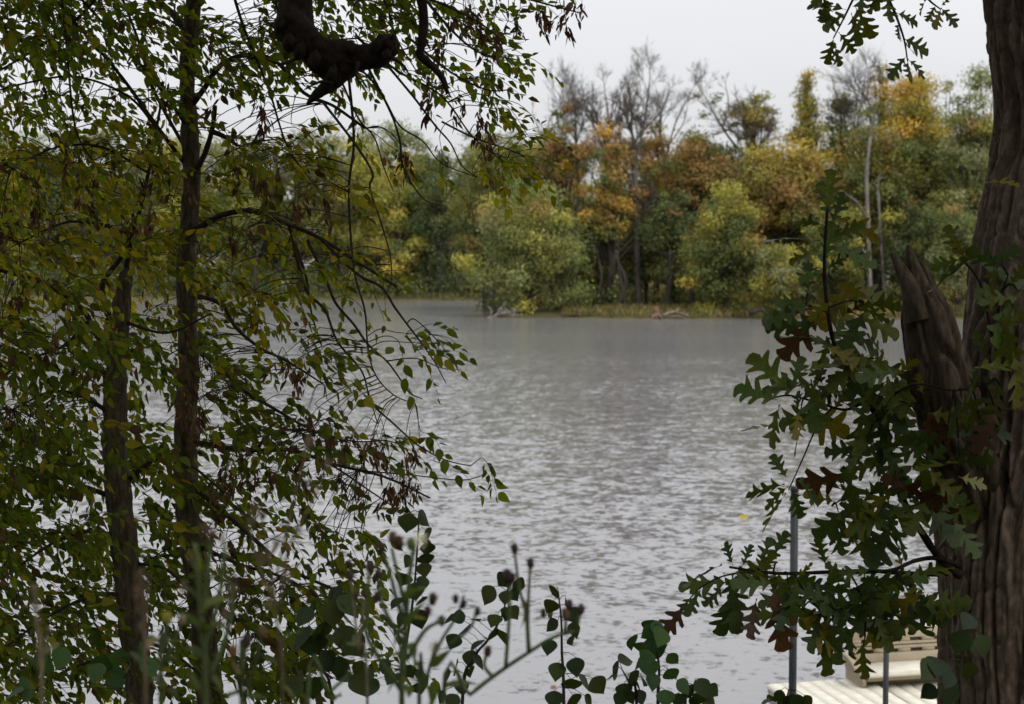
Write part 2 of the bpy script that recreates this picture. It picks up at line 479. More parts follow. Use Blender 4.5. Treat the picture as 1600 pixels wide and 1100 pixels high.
def tints(pal, n, clump_pick=None):
    P = np.array(PAL[pal])
    k = rng.integers(0, len(P), n) if clump_pick is None else clump_pick
    a = P[k]; b = P[rng.integers(0, len(P), n)]
    t = rng.random((n, 1)) * 0.6
    c = a * (1 - t) + b * t
    c = c * .88 + c.mean(1, keepdims=True) * .12
    return c * rng.uniform(0.65, 1.35, (n, 1)) * np.array([1.72, 1.62, 1.32])


def crown(mb, tr, clumps, root, pal, leaf=0.34, dens=1.0, up=0.3, limb_r=0.07, mix=None):
    """clumps: (centre, radius, palette)"""
    for (c, r, pl) in clumps:
        n = int(dens * 108 * r * r * (0.34 / leaf) ** 2) + 10
        d = rdir(n)
        d[:, 2] = d[:, 2] * 0.8 + 0.12
        rad = r * rng.beta(2.6, 1.9, n) * 1.45 * (1 + 0.5 * (vnoise(d * 2.3 + c) - 0.5))
        pos = c + d * rad[:, None] * np.array([1, 1, 0.82])
        nm = nrm(d + rdir(n) * 0.9 + np.array([0, 0, up]))
        dr = nrm(np.cross(nm, rdir(n)) + np.array([0, 0, -0.35]))
        col = tints(pl, n) * rng.uniform(.68, 1.3)
        diamond(mb, pos, dr, nm, leaf * rng.uniform(.7, 1.35, n), leaf * .58 * rng.uniform(.7, 1.25, n), col)
        if tr is not None and root is not None:
            zb = root[2] + (c[2] - root[2]) * rng.uniform(0.35, 0.7)
            b0 = np.array([root[0] + (root[3] - root[0]) * (zb - root[2]) / max(root[4] - root[2], .1), root[1], zb])
            mid = (b0 + c) / 2 + rng.normal(size=3) * 0.25 * r + np.array([0, 0, 0.12 * r])
            p, rr = smooth_path([b0, mid, c, c + (c - mid) * .12], [limb_r, limb_r * .7, limb_r * .4, .015], 3)
            tube(tr, p, rr, 4, cap=False)

def far_tree(name, label, px, d, top, hw, bot, pals, base=None, leaf=0.34, dens=1.0, n=26, shape='round', group=None, lean=0.0, trunk_r=None, parent_cat='tree', bark='far_bark', hollow=0.0, extra=None):
    b = at(px, 480, d); X, Y = b[0], b[1]
    gz = float(ground_z(np.array([X]), np.array([Y]))[0])
    zt = at(px, top - 14, d)[2]; zb = max(at(px, bot, d)[2], gz + 0.2)
    W = hw * 1.22 * d / F
    t = empty(name, (X, Y, gz), label, parent_cat, group)
    lx = lean * d / F
    tr = MB(); cr = MB()
    r0 = trunk_r or max(0.12, 0.016 * (zt - gz))
    htop = zb + (zt - zb) * 0.72
    root = (X, Y, gz, X + lx, htop)
    pth = [(X, Y, gz - .3), (X + .25 * lx + rng.normal() * .15, Y, gz + .33 * (htop - gz)), (X + .6 * lx + rng.normal() * .2, Y, gz + .66 * (htop - gz)), (X + lx, Y, htop)]
    p, rr = smooth_path(pth, [r0 * 1.2, r0, r0 * .6, .04], 4)
    tube(tr, p, rr, 7)
    cl = []
    cz = (zt + zb) / 2; hz = (zt - zb) / 2
    for k in range(int(n * 1.9)):
        u = rdir(1)[0]; s = rng.uniform(hollow, 1) ** 0.5
        zz = u[2] * s
        prof = {'round': 1.0, 'cone': 0.35 + 0.65 * (1 - (zz + 1) / 2), 'column': 1.0, 'vase': 0.5 + 0.5 * (zz + 1) / 2, 'bush': 0.75 + 0.35 * (1 - (zz + 1) / 2)}[shape]
        s *= 0.80 + 0.44 * float(vnoise(np.array([u * 1.7 + X]))[0])
        r = W * rng.uniform(0.15, 0.38)
        k2 = 0.85
        c = np.array([X + lx * (zz * .5 + .5) + u[0] * s * (W * k2 - r * .4) * prof, Y + u[1] * s * (W * k2 - r * .4) * prof, cz + zz * max(hz - r * .55, .3)])
        pl = pals[rng.integers(0, len(pals))]
        if isinstance(pl, tuple): pl = pl[0] if zz > 0 else pl[1]
        if rng.random() < .22: pl = ['olive', 'brown', 'green', 'ygreen', 'olive'][rng.integers(0, 5)]
        cl.append((c, r, pl))
    if extra: cl += [(at(ex, ey, d + rng.uniform(-W * .4, W * .2)), er * d / F, ep) for (ex, ey, er, ep) in extra]
    crown(cr, tr, cl, root, None, leaf, dens)
    link('trunk', tr.mesh('trunk', False, True), M[bark], t)
    link('crown', cr.mesh('crown'), M['far_leaf'], t)
    return t

def bare_tree(name, label, px, d, base_y, stems, seed, group=None, leaves=None, mat='bare_bark', r0=0.2, spread=0.66, depth=6, twig=.011, prob=.42, reach=(.12, .22)):
    """stems: list of pixel polylines from the trunk foot up; twigs branch off them by themselves"""
    rg = np.random.default_rng(seed)
    b = at(px, 480, d); gz = float(ground_z(b[:1], b[1:2])[0])
    t = empty(name, (b[0], b[1], gz), label, 'tree', group)
    tr = MB()
    def grow(p, dirv, ln, r, lev):
        n = 4
        pts = [p]; dv = dirv
        for k in range(n):
            dv = nrm(dv + rg.normal(size=3) * .13 + np.array([0, 0, .06]))
            pts.append(pts[-1] + dv * ln / n)
        pts = np.array(pts)
        tube(tr, pts, np.linspace(r, max(r * .5, twig * .45), n + 1), 3 if lev > 1 else 5, cap=False)
        if lev >= depth or ln < .55: return
        nb = 2 if lev < 2 else 3
        for k in range(nb + (rg.random() < .6)):
            f = rg.uniform(.35, 1.0); i = min(int(f * n), n - 1); q_ = pts[i] * (1 - (f * n - i)) + pts[i + 1] * (f * n - i)
            nd = nrm(dv + rg.normal(size=3) * spread * np.array([1, .8, .6]) + np.array([0, 0, .04]))
            grow(q_, nd, ln * rg.uniform(.55, .8), max(r * .58, twig), lev + 1)
        grow(pts[-1], dv, ln * .7, max(r * .5, twig), lev + 1)
    for si, (pl, rs) in enumerate(stems):
        dd = d + rg.uniform(-.8, .8) * (si > 0)
        w_ = np.array([at(x, y + max(0, 260 - y) * .17, dd) for (x, y) in pl])
        if si == 0: w_ = np.concatenate([[[w_[0][0], w_[0][1], gz - .3]], w_])
        rad = np.linspace(rs[0], rs[1], len(w_))
        p, rr = smooth_path(w_, rad, 4)
        tube(tr, p, rr, 6)
        L = np.linalg.norm(np.diff(w_, axis=0), axis=1).sum()
        n = len(p)
        for k in range(int(n * .45), n - 1):
            if rg.random() < prob:
                tg = nrm(p[k + 1] - p[k])
                nd = nrm(tg + rg.normal(size=3) * np.array([.75, .6, .35]))
                grow(p[k], nd, L * rg.uniform(*reach), max(rr[k] * .45, twig), 2)
        tg = nrm(p[-1] - p[-2])
        grow(p[-1], tg, L * (reach[1] * .9), rr[-1], 2)
    link('trunk', tr.mesh('trunk', False, True), M[mat], t)
    if leaves:
        cr = MB()
        cl = [(at(ex, ey, d + rg.uniform(-1.5, 1.0)), er * d / F, ep) for (ex, ey, er, ep) in leaves]
        crown(cr, None, cl, None, None, .3, .75)
        link('crown', cr.mesh('crown'), M['far_leaf'], t)
    return t

# left bank beyond the inlet (about 235 m away), mostly screened by the near leaves
gl = 'trees of the far left bank'
for k, x in enumerate(range(-120, 640, 58)):
    pal = [['olive', 'grey'], ['grey', 'green'], ['olive', 'ygreen'], ['green', 'olive'], ['grey', 'dark']][k % 5]
    far_tree('bank_tree', 'olive green tree on far left bank seen through near leaves', x + rng.uniform(-14, 14), 243 + rng.uniform(0, 16), 196 + rng.uniform(-16, 18), 56 + rng.uniform(-6, 12), 462, pal, leaf=.5, dens=1.0, n=24, group=gl)
for k, x in enumerate(range(-90, 800, 75)):
    far_tree('bank_tree', 'olive tree in second row of far left bank', x + rng.uniform(-14, 14), 268 + rng.uniform(0, 12), 212 + rng.uniform(-14, 18), 58 + rng.uniform(-6, 12), 468, [['olive', 'grey'], ['dark', 'green'], ['grey', 'olive']][k % 3], leaf=.6, n=22, group='second row of trees on the far left bank')
far_tree('bank_tree', 'yellow-green tree at far waterside beside the dark inlet trees', 618, 240, 262, 48, 450, ['ygreen', 'olive', 'gold'], leaf=.45, n=24)
far_tree('bank_tree', 'pale olive tree with rounded crown at far end of inlet', 560, 246, 222, 52, 450, ['olive', 'grey', 'ygreen'], leaf=.45, n=24)
far_tree('bank_tree', 'dark grey-green tree at head of inlet left of willow', 688, 240, 238, 50, 425, ['dark', 'grey', 'dark'], leaf=.45, n=26)
far_tree('bank_tree', 'grey-green tree in gap just left of leaning willow', 735, 248, 205, 42, 430, ['grey', 'dark', 'olive'], leaf=.45, n=24)
far_tree('bank_tree', 'tall olive tree rising behind inlet trees under hanging twigs', 655, 262, 206, 48, 420, ['olive', 'green', 'ygreen'], leaf=.45, n=24)
far_tree('bank_tree', 'dark olive tree filling gap between inlet trees and willow', 742, 256, 236, 46, 468, ['dark', 'olive', 'grey'], leaf=.5, n=30)
far_tree('bank_tree', 'dark tree low at inlet head behind slender stems', 690, 262, 300, 56, 468, ['dark', 'dark', 'olive'], leaf=.5, n=30)
gt = 'dark stems standing under the inlet trees'
for x in (404, 437, 470, 506, 541, 574, 607, 640, 662, 683, 705, 722, 741):
    dd = 238 + rng.uniform(0, 7); b = at(x, 468, dd); gz = float(ground_z(b[:1], b[1:2])[0])
    m_ = MB(); x0 = b[0]
    p, rr = smooth_path([(x0, b[1], gz - .3), (x0 + rng.normal() * .4, b[1], gz + 3), (x0 + rng.normal() * 1.2, b[1], gz + 7), (x0 + rng.normal() * 2, b[1] + 1, gz + 11)], [.42, .34, .25, .12], 3)
    tube(m_, p, rr, 6)
    for k in range(3):
        q0 = p[rng.integers(3, len(p) - 1)]
        tube(m_, [q0, q0 + np.array([rng.normal() * 1.2, 0, 1.6]), q0 + np.array([rng.normal() * 2.4, 0, 3.6])], [.12, .08, .03], 4)
    T_ = empty('understory_tree', (x0, b[1], gz), 'dark slender tree at waterline under the inlet foliage', 'tree', gt)
    link('trunk', m_.mesh('trunk', False, True), M['far_bark'], T_)

# deep wood filling behind the point
gw = 'trees deep in the wood on the point'
for k, x in enumerate((760, 812, 868, 925, 980, 1035, 1090, 1145, 1200, 1255, 1310, 1365, 1420, 1475, 1530, 1590, 1650)):
    pal = [['olive', 'dark'], ['brown', 'olive'], ['green', 'dark'], ['olive', 'rust'], ['dark', 'green']][k % 5]
    far_tree('wood_tree', 'olive and brown tree deep in wood behind front row', x + rng.uniform(-12, 12), 172 + rng.uniform(0, 14), 206 + rng.uniform(-12, 26), 54 + rng.uniform(-6, 8), 462, pal, leaf=.42, n=30, group=gw)

ft = far_tree
ft('willow_tree', 'broad silvery green willow leaning over driftwood at point', 828, 141.5, 290, 76, 486, ['willow', 'green', 'green', 'willow', 'olive'], leaf=.27, n=46, shape='round', dens=1.0,
   extra=[(748, 430, 20, 'green'), (850, 300, 22, 'willow'), (800, 288, 18, 'green'), (880, 350, 22, 'willow'), (905, 410, 22, 'green'), (735, 415, 22, 'ygreen'), (758, 440, 24, 'willow'), (722, 408, 16, 'ygreen'), (790, 470, 24, 'green'), (905, 455, 24, 'green'), (870, 470, 26, 'willow'), (775, 385, 26, 'willow'), (770, 350, 24, 'silver'), (820, 480, 18, 'ygreen')])
ft('maple_tree', 'orange and yellow maple glowing in middle of far wood', 950, 146, 196, 48, 392, [('rust', 'orange'), 'orange', 'gold', ('brown', 'gold'), 'brown'], leaf=.30, n=34, trunk_r=.34,
   extra=[(935, 345, 24, 'orange'), (955, 370, 18, 'gold'), (915, 350, 14, 'gold'), (985, 330, 20, 'rust'), (1000, 300, 14, 'rust')])
ft('maple_tree', 'rust-topped olive tree beside bare crowns above willow', 878, 152, 196, 40, 330, ['olive', 'rust', ('rust', 'orange'), 'green'], leaf=.30, n=22, extra=[(886, 170, 12, 'rust'), (870, 178, 10, 'olive'), (900, 300, 20, 'orange'), (895, 340, 16, 'orange')])
ft('wood_tree', 'yellow-green tree rising behind the willow near open water', 822, 158, 208, 50, 330, ['olive', 'ygreen', 'willow', 'green'], leaf=.32, n=26, extra=[(815, 306, 16, 'orange'), (800, 300, 10, 'gold')])
ft('wood_tree', 'pale green rounded tree at left end of the point', 768, 163, 212, 40, 340, ['willow', 'olive', 'ygreen'], leaf=.32, n=22)
ft('wood_tree', 'olive tree filling below the bare crowns behind maple', 1025, 158, 196, 48, 360, ['olive', 'brown', 'rust'], leaf=.32, n=28)
ft('wood_tree', 'reddish brown tree right of the bare crowns', 1090, 152, 206, 56, 345, ['rust', 'brown', 'rust', 'olive'], leaf=.30, n=30)
ft('wood_tree', 'dark green tree in shade between maple and yellow shrub tree', 1052, 144, 288, 46, 470, ['dark', 'dark', 'green'], leaf=.30, n=30)
ft('wood_tree', 'yellow-tipped green tree at waterside right of dark one', 1132, 138, 292, 66, 484, [('ygreen', 'green'), ('ygreen', 'willow'), 'olive', 'green'], leaf=.27, n=42, shape='bush', extra=[(1145, 300, 20, 'ygreen'), (1075, 440, 18, 'gold'), (1085, 415, 14, 'ygreen'), (1110, 330, 18, 'gold')])
ft('wood_tree', 'broad brown and olive tree left of the pale dead trunk', 1236, 148, 218, 84, 400, ['brown', 'rust', 'olive', 'brown', 'gold'], leaf=.30, n=42)
ft('poplar_tree', 'narrow bright yellow poplar standing against the sky', 1258, 156, 116, 36, 280, [('yellow', 'ygreen'), ('gold', 'ygreen'), 'ygreen'], leaf=.26, n=36, shape='cone', dens=.7)
ft('wood_tree', 'green tree with ragged top beside the yellow poplar', 1312, 158, 146, 46, 330, ['green', 'willow', 'olive'], leaf=.30, n=24, shape='cone', dens=.8)
ft('wood_tree', 'tall green and gold tree behind the pale dead trunk', 1366, 146, 150, 66, 440, [('gold', 'green'), 'green', 'olive', ('ygreen', 'green')], leaf=.30, n=42)
ft('wood_tree', 'gold-crowned tree under the hanging oak leaves', 1428, 150, 112, 64, 330, [('gold', 'green'), ('gold', 'olive'), ('orange', 'green')], leaf=.30, n=36)
ft('wood_tree', 'golden tuft tree sticking up highest of gold crowns', 1375, 154, 100, 26, 200, ['gold', 'olive'], leaf=.28, n=12, dens=.7)
ft('willow_tree', 'tall silvery green willow beside the near oak trunk', 1522, 143, 108, 58, 420, ['willow', 'silver', 'green', 'willow'], leaf=.27, n=52, dens=.95)
ft('wood_tree', 'dark green tree in shade behind the broken oak stub', 1432, 140, 290, 60, 470, ['dark', 'green', 'dark'], leaf=.30, n=34)
ft('willow_tree', 'low pale willow shrub at waterside under brown tree', 1218, 134.5, 386, 44, 492, ['silver', 'willow', 'ygreen'], leaf=.25, n=26, shape='bush')
ft('willow_tree', 'pale green shrub at waterside behind oak stub', 1498, 134, 296, 46, 485, ['willow', 'silver', 'green'], leaf=.25, n=30, shape='bush')
ft('wood_tree', 'shaded olive tree with low branches behind maple', 930, 150, 330, 55, 470, ['olive', 'dark', 'brown'], leaf=.32, n=26)
ft('wood_tree', 'green tree under orange tufts right of willow', 900, 147, 300, 34, 470, ['green', 'olive', 'dark'], leaf=.30, n=22)
ft('wood_tree', 'shaded tree hanging over grassy shore near the stump', 1010, 149, 335, 46, 462, ['olive', 'dark', 'brown'], leaf=.32, n=24)
ft('wood_tree', 'olive tree filling behind yellow-tipped waterside tree', 1170, 154, 270, 58, 460, ['olive', 'green', 'brown'], leaf=.32, n=26)
ft('wood_tree', 'green tree low behind oak shoot leaves at waterside', 1300, 140, 330, 52, 480, ['green', 'olive', 'ygreen'], leaf=.30, n=30)
ft('wood_tree', 'half-leafless olive crown with dense right side against sky', 1172, 153, 148, 40, 232, ['brown', 'olive', 'gold'], leaf=.28, n=20, trunk_r=.2)
ft('wood_tree', 'green tree between gold crown and silvery willow', 1478, 152, 132, 44, 430, ['green', 'olive', 'willow'], leaf=.32, n=30)
ft('wood_tree', 'grey-green tree hidden mostly by the oak trunk', 1600, 146, 150, 60, 470, ['green', 'willow', 'dark'], leaf=.34, n=28)

# leafless and half-leafless crowns on the skyline
bt = bare_tree
bt('bare_tree', 'bare fan-shaped tree left of the tallest leafless crown', 955, 151, 480, [([(955, 470), (952, 330), (948, 240)], (.36, .26)), ([(948, 250), (925, 175), (900, 140)], (.15, .06)), ([(948, 250), (950, 170), (945, 120)], (.15, .06)), ([(948, 220), (965, 165), (970, 130)], (.10, .05))], 3)
bt('bare_tree', 'tallest bare tree with brush-like crown against the sky', 998, 147, 480, [([(998, 470), (994, 380), (992, 300), (990, 250)], (.42, .30)), ([(990, 260), (1005, 190), (1012, 130), (1015, 100)], (.17, .06)), ([(992, 300), (975, 250), (968, 190), (975, 150)], (.16, .06)), ([(1000, 200), (1030, 160), (1045, 120)], (.09, .05))], 5)
bt('bare_tree', 'thin bare tree leaning right beside the tallest bare crown', 1044, 156, 480, [([(1044, 470), (1042, 330), (1040, 240)], (.26, .18)), ([(1040, 250), (1055, 180), (1080, 120)], (.11, .05)), ([(1040, 240), (1030, 190), (1036, 150)], (.10, .05)), ([(1042, 225), (1065, 185), (1074, 150)], (.08, .04))], 8)
bt('bare_tree', 'small bare tree at left edge of the leafless group', 852, 160, 480, [([(852, 470), (850, 330), (852, 220)], (.24, .14)), ([(852, 225), (840, 185), (832, 160)], (.09, .04)), ([(852, 215), (858, 175), (866, 160)], (.08, .04))], 11)
bt('bare_tree', 'bare slim tree with rust tuft above olive crowns', 902, 154, 480, [([(902, 470), (904, 330), (902, 250)], (.30, .20)), ([(902, 255), (898, 200), (890, 150), (885, 120)], (.12, .05)), ([(902, 240), (880, 195), (868, 185)], (.10, .05))], 14, leaves=[(884, 172, 12, 'rust'), (872, 180, 9, 'olive')])
bt('bare_tree', 'leaning dark-limbed tree with sparse olive leaves on skyline', 1188, 150, 480, [([(1192, 470), (1190, 330), (1176, 250)], (.34, .24)), ([(1178, 255), (1145, 215), (1120, 170), (1105, 135)], (.16, .06)), ([(1130, 185), (1138, 140), (1134, 110)], (.09, .04)), ([(1176, 250), (1185, 200), (1178, 150)], (.12, .05))], 17,
   leaves=[(1112, 160, 12, 'olive'), (1100, 180, 9, 'olive'), (1140, 180, 12, 'brown'), (1122, 150, 9, 'green'), (1090, 150, 8, 'brown')])
bt('bare_tree', 'bare top poking out above gold crown by oak leaves', 1362, 152, 480, [([(1362, 470), (1360, 300), (1362, 180)], (.26, .14)), ([(1362, 185), (1350, 130), (1352, 85)], (.09, .04)), ([(1362, 180), (1378, 130), (1385, 105)], (.08, .04))], 20)
bt('bare_tree', 'grey leafless tree between yellow poplar and gold crown', 1332, 155, 480, [([(1332, 470), (1334, 300), (1332, 220)], (.26, .16)), ([(1332, 225), (1318, 165), (1308, 130)], (.09, .04)), ([(1332, 220), (1340, 170), (1336, 130)], (.09, .04))], 23)
bt('bare_tree', 'pale barkless dead trunk standing at the waterside wood', 1358, 138, 480, [([(1362, 492), (1358, 420), (1356, 340), (1354, 270), (1360, 205)], (.30, .13)), ([(1357, 345), (1338, 315), (1312, 297)], (.11, .05)), ([(1357, 400), (1330, 370), (1318, 352)], (.09, .04))], 26, mat='pale_bark', depth=3, twig=.03, prob=.10, reach=(.05, .12))
bt('bare_tree', 'second pale dead trunk close right of the barkless one', 1382, 140, 480, [([(1384, 488), (1380, 430), (1376, 370), (1372, 300)], (.26, .10))], 29, mat='pale_bark', depth=3, twig=.03, prob=.10, reach=(.05, .12))

# trunks of the point's front row, standing clear of their foliage
for (x, d_, r_, tp, lab) in ((893, 145, .26, 330, 'dark tree below the orange tufts right of willow'), (1040, 142, .24, 390, 'dark leaning tree behind grassy shore near stump'), (960, 143, .2, 400, 'thin dark tree left of maple trunk at grassy shore'),
                           (978, 143, .18, 390, 'thin dark tree close beside maple trunk'), (1080, 142, .22, 380, 'dark tree right of the stump behind shore grass'), (870, 146, .2, 380, 'dark tree just right of willow foliage'), (925, 144, .16, 390, 'slim dark tree in shade between willow and maple')):
    b = at(x, 485, d_); gz = float(ground_z(b[:1], b[1:2])[0]); tp_ = at(x + rng.normal() * 8, tp, d_)
    m_ = MB(); mid = (b + tp_) / 2 + np.array([rng.normal() * .4, 0, 0])
    p, rr = smooth_path([(b[0], b[1], gz - .3), mid, tp_], [r_ * 1.2, r_, r_ * .6], 5)
    tube(m_, p, rr, 7)
    for k in range(4):
        q0 = p[rng.integers(4, len(p))]; tube(m_, [q0, q0 + np.array([rng.normal() * .8, 0, .9]), q0 + np.array([rng.normal() * 1.8, 0, 2.4])], [.09, .06, .03], 4)
    T_ = empty('understory_tree', (b[0], b[1], gz), lab, 'tree')
    link('trunk', m_.mesh('trunk', False, True), M['far_bark'], T_)

# undergrowth and shore grass
def under(name, label, xs, dep, hgt, pals, n, leaf):
    m_ = MB()
    for k in range(n):
        x = rng.uniform(*xs); d_ = rng.uniform(*dep); b = at(x, 480, d_)
        if land(b[:1], b[1:2])[0] < .4: continue
        gz = float(ground_z(b[:1], b[1:2])[0]); r = rng.uniform(*hgt)
        crown(m_, None, [(np.array([b[0], b[1], gz + r * .6]), r, pals[rng.integers(0, len(pals))])], None, None, leaf, .9)
    o = link(name, m_.mesh(name), M['far_leaf']); tag(o, label, 'undergrowth', kind='stuff')
under('undergrowth', 'low shrubs and saplings under the wood on the point', (760, 1640), (142, 170), (.7, 1.9), ['olive', 'dark', 'green', 'brown'], 190, .34)
under('undergrowth', 'low shrubs at waterline of the far left bank', (-150, 760), (238, 262), (1.2, 4.2), ['dark', 'grey', 'olive'], 300, .5)
under('undergrowth', 'yellowing weeds along the shore right of the stump', (1075, 1560), (133.5, 139), (.35, .9), ['olive', 'green', 'ygreen'], 90, .22)

def grass(name, label, xs, dep, n, h, cols, mat='grass'):
    m_ = MB()
    x = rng.uniform(*xs, n); d_ = rng.uniform(*dep, n)
    b = atv(np.stack([x, 0 * x + 480], -1), d_)
    k = land(b[:, 0], b[:, 1]) > .1
    b = b[k]; n = len(b); b[:, 2] = ground_z(b[:, 0], b[:, 1]) - .03
    dr = nrm(rng.normal(size=(n, 3)) * np.array([.35, .35, .05]) + np.array([0, 0, 1]))
    nm = rdir(n); nm[:, 2] *= .3
    hh = rng.uniform(h * .5, h * 1.2, n)
    P = np.array(cols)[rng.integers(0, len(cols), n)] * rng.uniform(.75, 1.25, (n, 1))
    diamond(m_, b + dr * hh[:, None] * .5, dr, nm, hh, hh * .22, P)
    o = link(name, m_.mesh(name), M[mat]); tag(o, label, 'grass', kind='stuff')
grass('grass', 'tall tawny grass on the shore of the point', (880, 1600), (132, 142), 9000, .75, [(.16, .15, .05), (.20, .16, .07), (.12, .14, .04), (.22, .15, .08)])
grass('grass', 'grass strip along the far left bank', (-150, 780), (233, 245), 5000, 1.1, [(.13, .13, .05), (.10, .11, .04)])

m_ = MB()
for k in range(420):
    x = rng.uniform(-260, 1900); d_ = rng.uniform(292, 320); b = at(x, 440, d_); gz = float(ground_z(b[:1], b[1:2])[0])
    r = rng.uniform(2.6, 4.6); n = 220; d = rdir(n)
    pos = np.array([b[0], b[1], gz + rng.random() ** 1.3 * 20 + 1.0]) + d * r * (rng.random((n, 1)) ** .4)
    diamond(m_, pos, rdir(n), nrm(d + rdir(n)), rng.uniform(.7, 1.2, n), rng.uniform(.5, .8, n), tints(['olive', 'grey', 'dark'][k % 3], n))
o = link('distant_woods', m_.mesh('distant_woods'), M['far_leaf']); tag(o, 'distant woods reading as one mass behind the far trees', 'woods', kind='stuff')

# driftwood and stump at the point
def drift(name, label, pls, d_, mat, r=.07):
    m_ = MB(); pts0 = None
    for pl in pls:
        w_ = np.array([at(x, y, d_ + rng.uniform(-.3, .3)) for (x, y) in pl])
        p, rr = smooth_path(w_, np.linspace(r, r * .35, len(w_)), 4)
        tube(m_, p, rr, 6, wob=.2)
    o = link(name, m_.mesh(name, False, True), M[mat]); return tag(o, label, 'driftwood')
drift('driftwood', 'tangle of grey driftwood branches under the leaning willow', [[(762, 497), (790, 490), (828, 499)], [(770, 500), (783, 482), (790, 470)], [(800, 499), (806, 484), (815, 476)], [(785, 496), (812, 492), (835, 501)], [(764, 499), (768, 486), (762, 478)], [(812, 497), (818, 503), (820, 507)]], 139.5, 'drift', .13)
drift('driftwood', 'dark root lump at the very tip of the point', [[(758, 498), (768, 492), (780, 499)], [(764, 499), (768, 488), (766, 482)], [(760, 497), (774, 486), (786, 497)]], 140.0, 'far_bark', .28)
drift('driftwood', 'white forked log lying on shore grass right of stump', [[(1036, 492), (1056, 487), (1078, 494)], [(1052, 488), (1062, 482)], [(1040, 495), (1060, 494), (1072, 498)]], 133.6, 'drift', .11)
m_ = MB()
b = at(1025, 496, 134.2); gz = float(ground_z(b[:1], b[1:2])[0])
p, rr = smooth_path([(b[0], b[1], gz - .3), (b[0] + .05, b[1], gz + .35), (b[0], b[1], gz + .8), (b[0] + .1, b[1], gz + 1.0)], [.5, .3, .2, .06], 4)
tube(m_, p, rr, 12, wob=.3)
for k in range(6):
    a = k * 1.05; q0 = np.array([b[0], b[1], gz + .2])
    tube(m_, [q0, q0 + np.array([math.cos(a) * .6, math.sin(a) * .6, -.1]), q0 + np.array([math.cos(a) * 1.1, math.sin(a) * 1.1, -.35])], [.2, .13, .05], 6)
o = link('tree_stump', m_.mesh('tree_stump', False, True), M['stump']); tag(o, 'reddish broken stump on the grassy far shore', 'stump')
drift('driftwood', 'long dark log lying at waterline of the point', [[(880, 494), (910, 492), (945, 496)]], 136.5, 'far_bark', .18)
drift('driftwood', 'dark log at waterline seen left of oak shoot', [[(1170, 489), (1190, 484), (1200, 492)]], 133.2, 'far_bark', .25)

# ------------------------------------------------------------------ dock, bench and pipes
U = nrm(np.array([.21, -.978, 0])); V = np.array([-U[1], U[0], 0.0]); Z = np.array([0, 0, 1.0])
DK = .45
K0 = np.array([2.218, 12.23, 0])
def dp(s, t, z): return K0 + V * s + U * t + Z * z
def dock_section(label, s0, n, z, length):
    t = empty('dock_section', dp(s0, length, 0), label, 'dock')
    pw = .134; me = MB(); box(me, (0, 0, 0), V, U, Z, pw / 2 - .0022, length / 2, .016, bev=.0018)
    pm = me.mesh('plank', False)
    for k in range(n):
        o = link('plank', pm, M['plank'], t); o.location = Vector(dp(s0 + pw * (k + .5), length / 2 + rng.uniform(-.004, .004), z - .016 + rng.uniform(-.0015, .0015)))
    f = MB(); wd = n * pw
    box(f, dp(s0 + wd / 2, .03, z - .095), V, U, Z, wd / 2 - .01, .02, .06)
    box(f, dp(s0 + wd / 2, length - .03, z - .095), V, U, Z, wd / 2 - .01, .02, .06)
    box(f, dp(s0 + .03, length / 2, z - .095), V, U, Z, .02, length / 2 - .052, .06)
    box(f, dp(s0 + wd - .03, length / 2, z - .095), V, U, Z, .02, length / 2 - .052, .06)
    for k in (.33, .66): box(f, dp(s0 + wd / 2, length * k, z - .095), V, U, Z, wd / 2 - .052, .02, .058)
    link('frame', f.mesh('frame', False), M['frame'], t)
    return t
dock_section('cream planked dock end beside the tall steel pipe', 0, 7, DK, 3.2)
dock_section('cream planked dock section running under the bench', .985, 15, DK - .02, 3.2)

def pipe(name, label, x, d_, r, top):
    b = at(x, 1100, d_); tp = at(x, top, d_)
    m_ = MB(); zb = -1.1
    tube(m_, [(b[0], b[1], zb), (b[0], b[1], (zb + tp[2]) / 2), (b[0], b[1], tp[2])], r, 18)
    t = empty(name, (b[0], b[1], zb), label, 'pole')
    link('post', m_.mesh('post', False, True), M['pipe'], t)
    c_ = MB(); tube(c_, [(b[0], b[1], tp[2] - .01), (b[0], b[1], tp[2] + .025)], [r * 1.12, r * 1.05], 18); link('cap', c_.mesh('cap', False), M['pipe'], t)
    k_ = MB(); tube(k_, [(b[0], b[1], DK - .14), (b[0], b[1], DK - .06)], r * 1.5, 12); link('bracket', k_.mesh('bracket', False), M['pipe'], t)
pipe('dock_pole', 'tall weathered grey steel pipe at left side of dock', 1238, 11.55, .032, 762)
pipe('dock_pole', 'short thin steel pipe standing in front of bench', 1383.5, 11.3, .022, 1010)

# bench: low moulded seat with slotted back and flared end arm
BS, BT = .70, .30                       # start along V, depth of the seat front along U (towards the bank)
bn = empty('bench', dp(BS, .1, DK), 'cream moulded bench with shade-toned slotted backrest on the dock', 'bench')
W_ = 1.62; zs = DK + .125
m_ = MB(); box(m_, dp(BS + .1 + W_ / 2, BT - .155, zs - .02), V, U, Z, W_ / 2, .165, .022, bev=.012); st = link('seat', m_.mesh('seat', False), M['plank'], bn)  # lit top face given the lighter board colour
m_ = MB(); box(m_, dp(BS + .1 + W_ / 2, BT - .02, zs - .055), V, U, Z, W_ / 2 - .004, .012, .02, bev=.006); link('seat_front', m_.mesh('seat_front', False), M['bench'], bn)
m_ = MB(); box(m_, dp(BS + .12 + W_ / 2, BT - .2, zs - .085), V, U, Z, W_ / 2 - .06, .09, .04); link('seat_base', m_.mesh('seat_base', False), M['bench'], bn)
zb0, zb1 = zs + .0, DK + .415
BA = nrm(Z * 1.0 - U * .16)             # the back leans away from the seat
BN = nrm(np.cross(V, BA))
bo = dp(BS + .1, -.03, zb0)
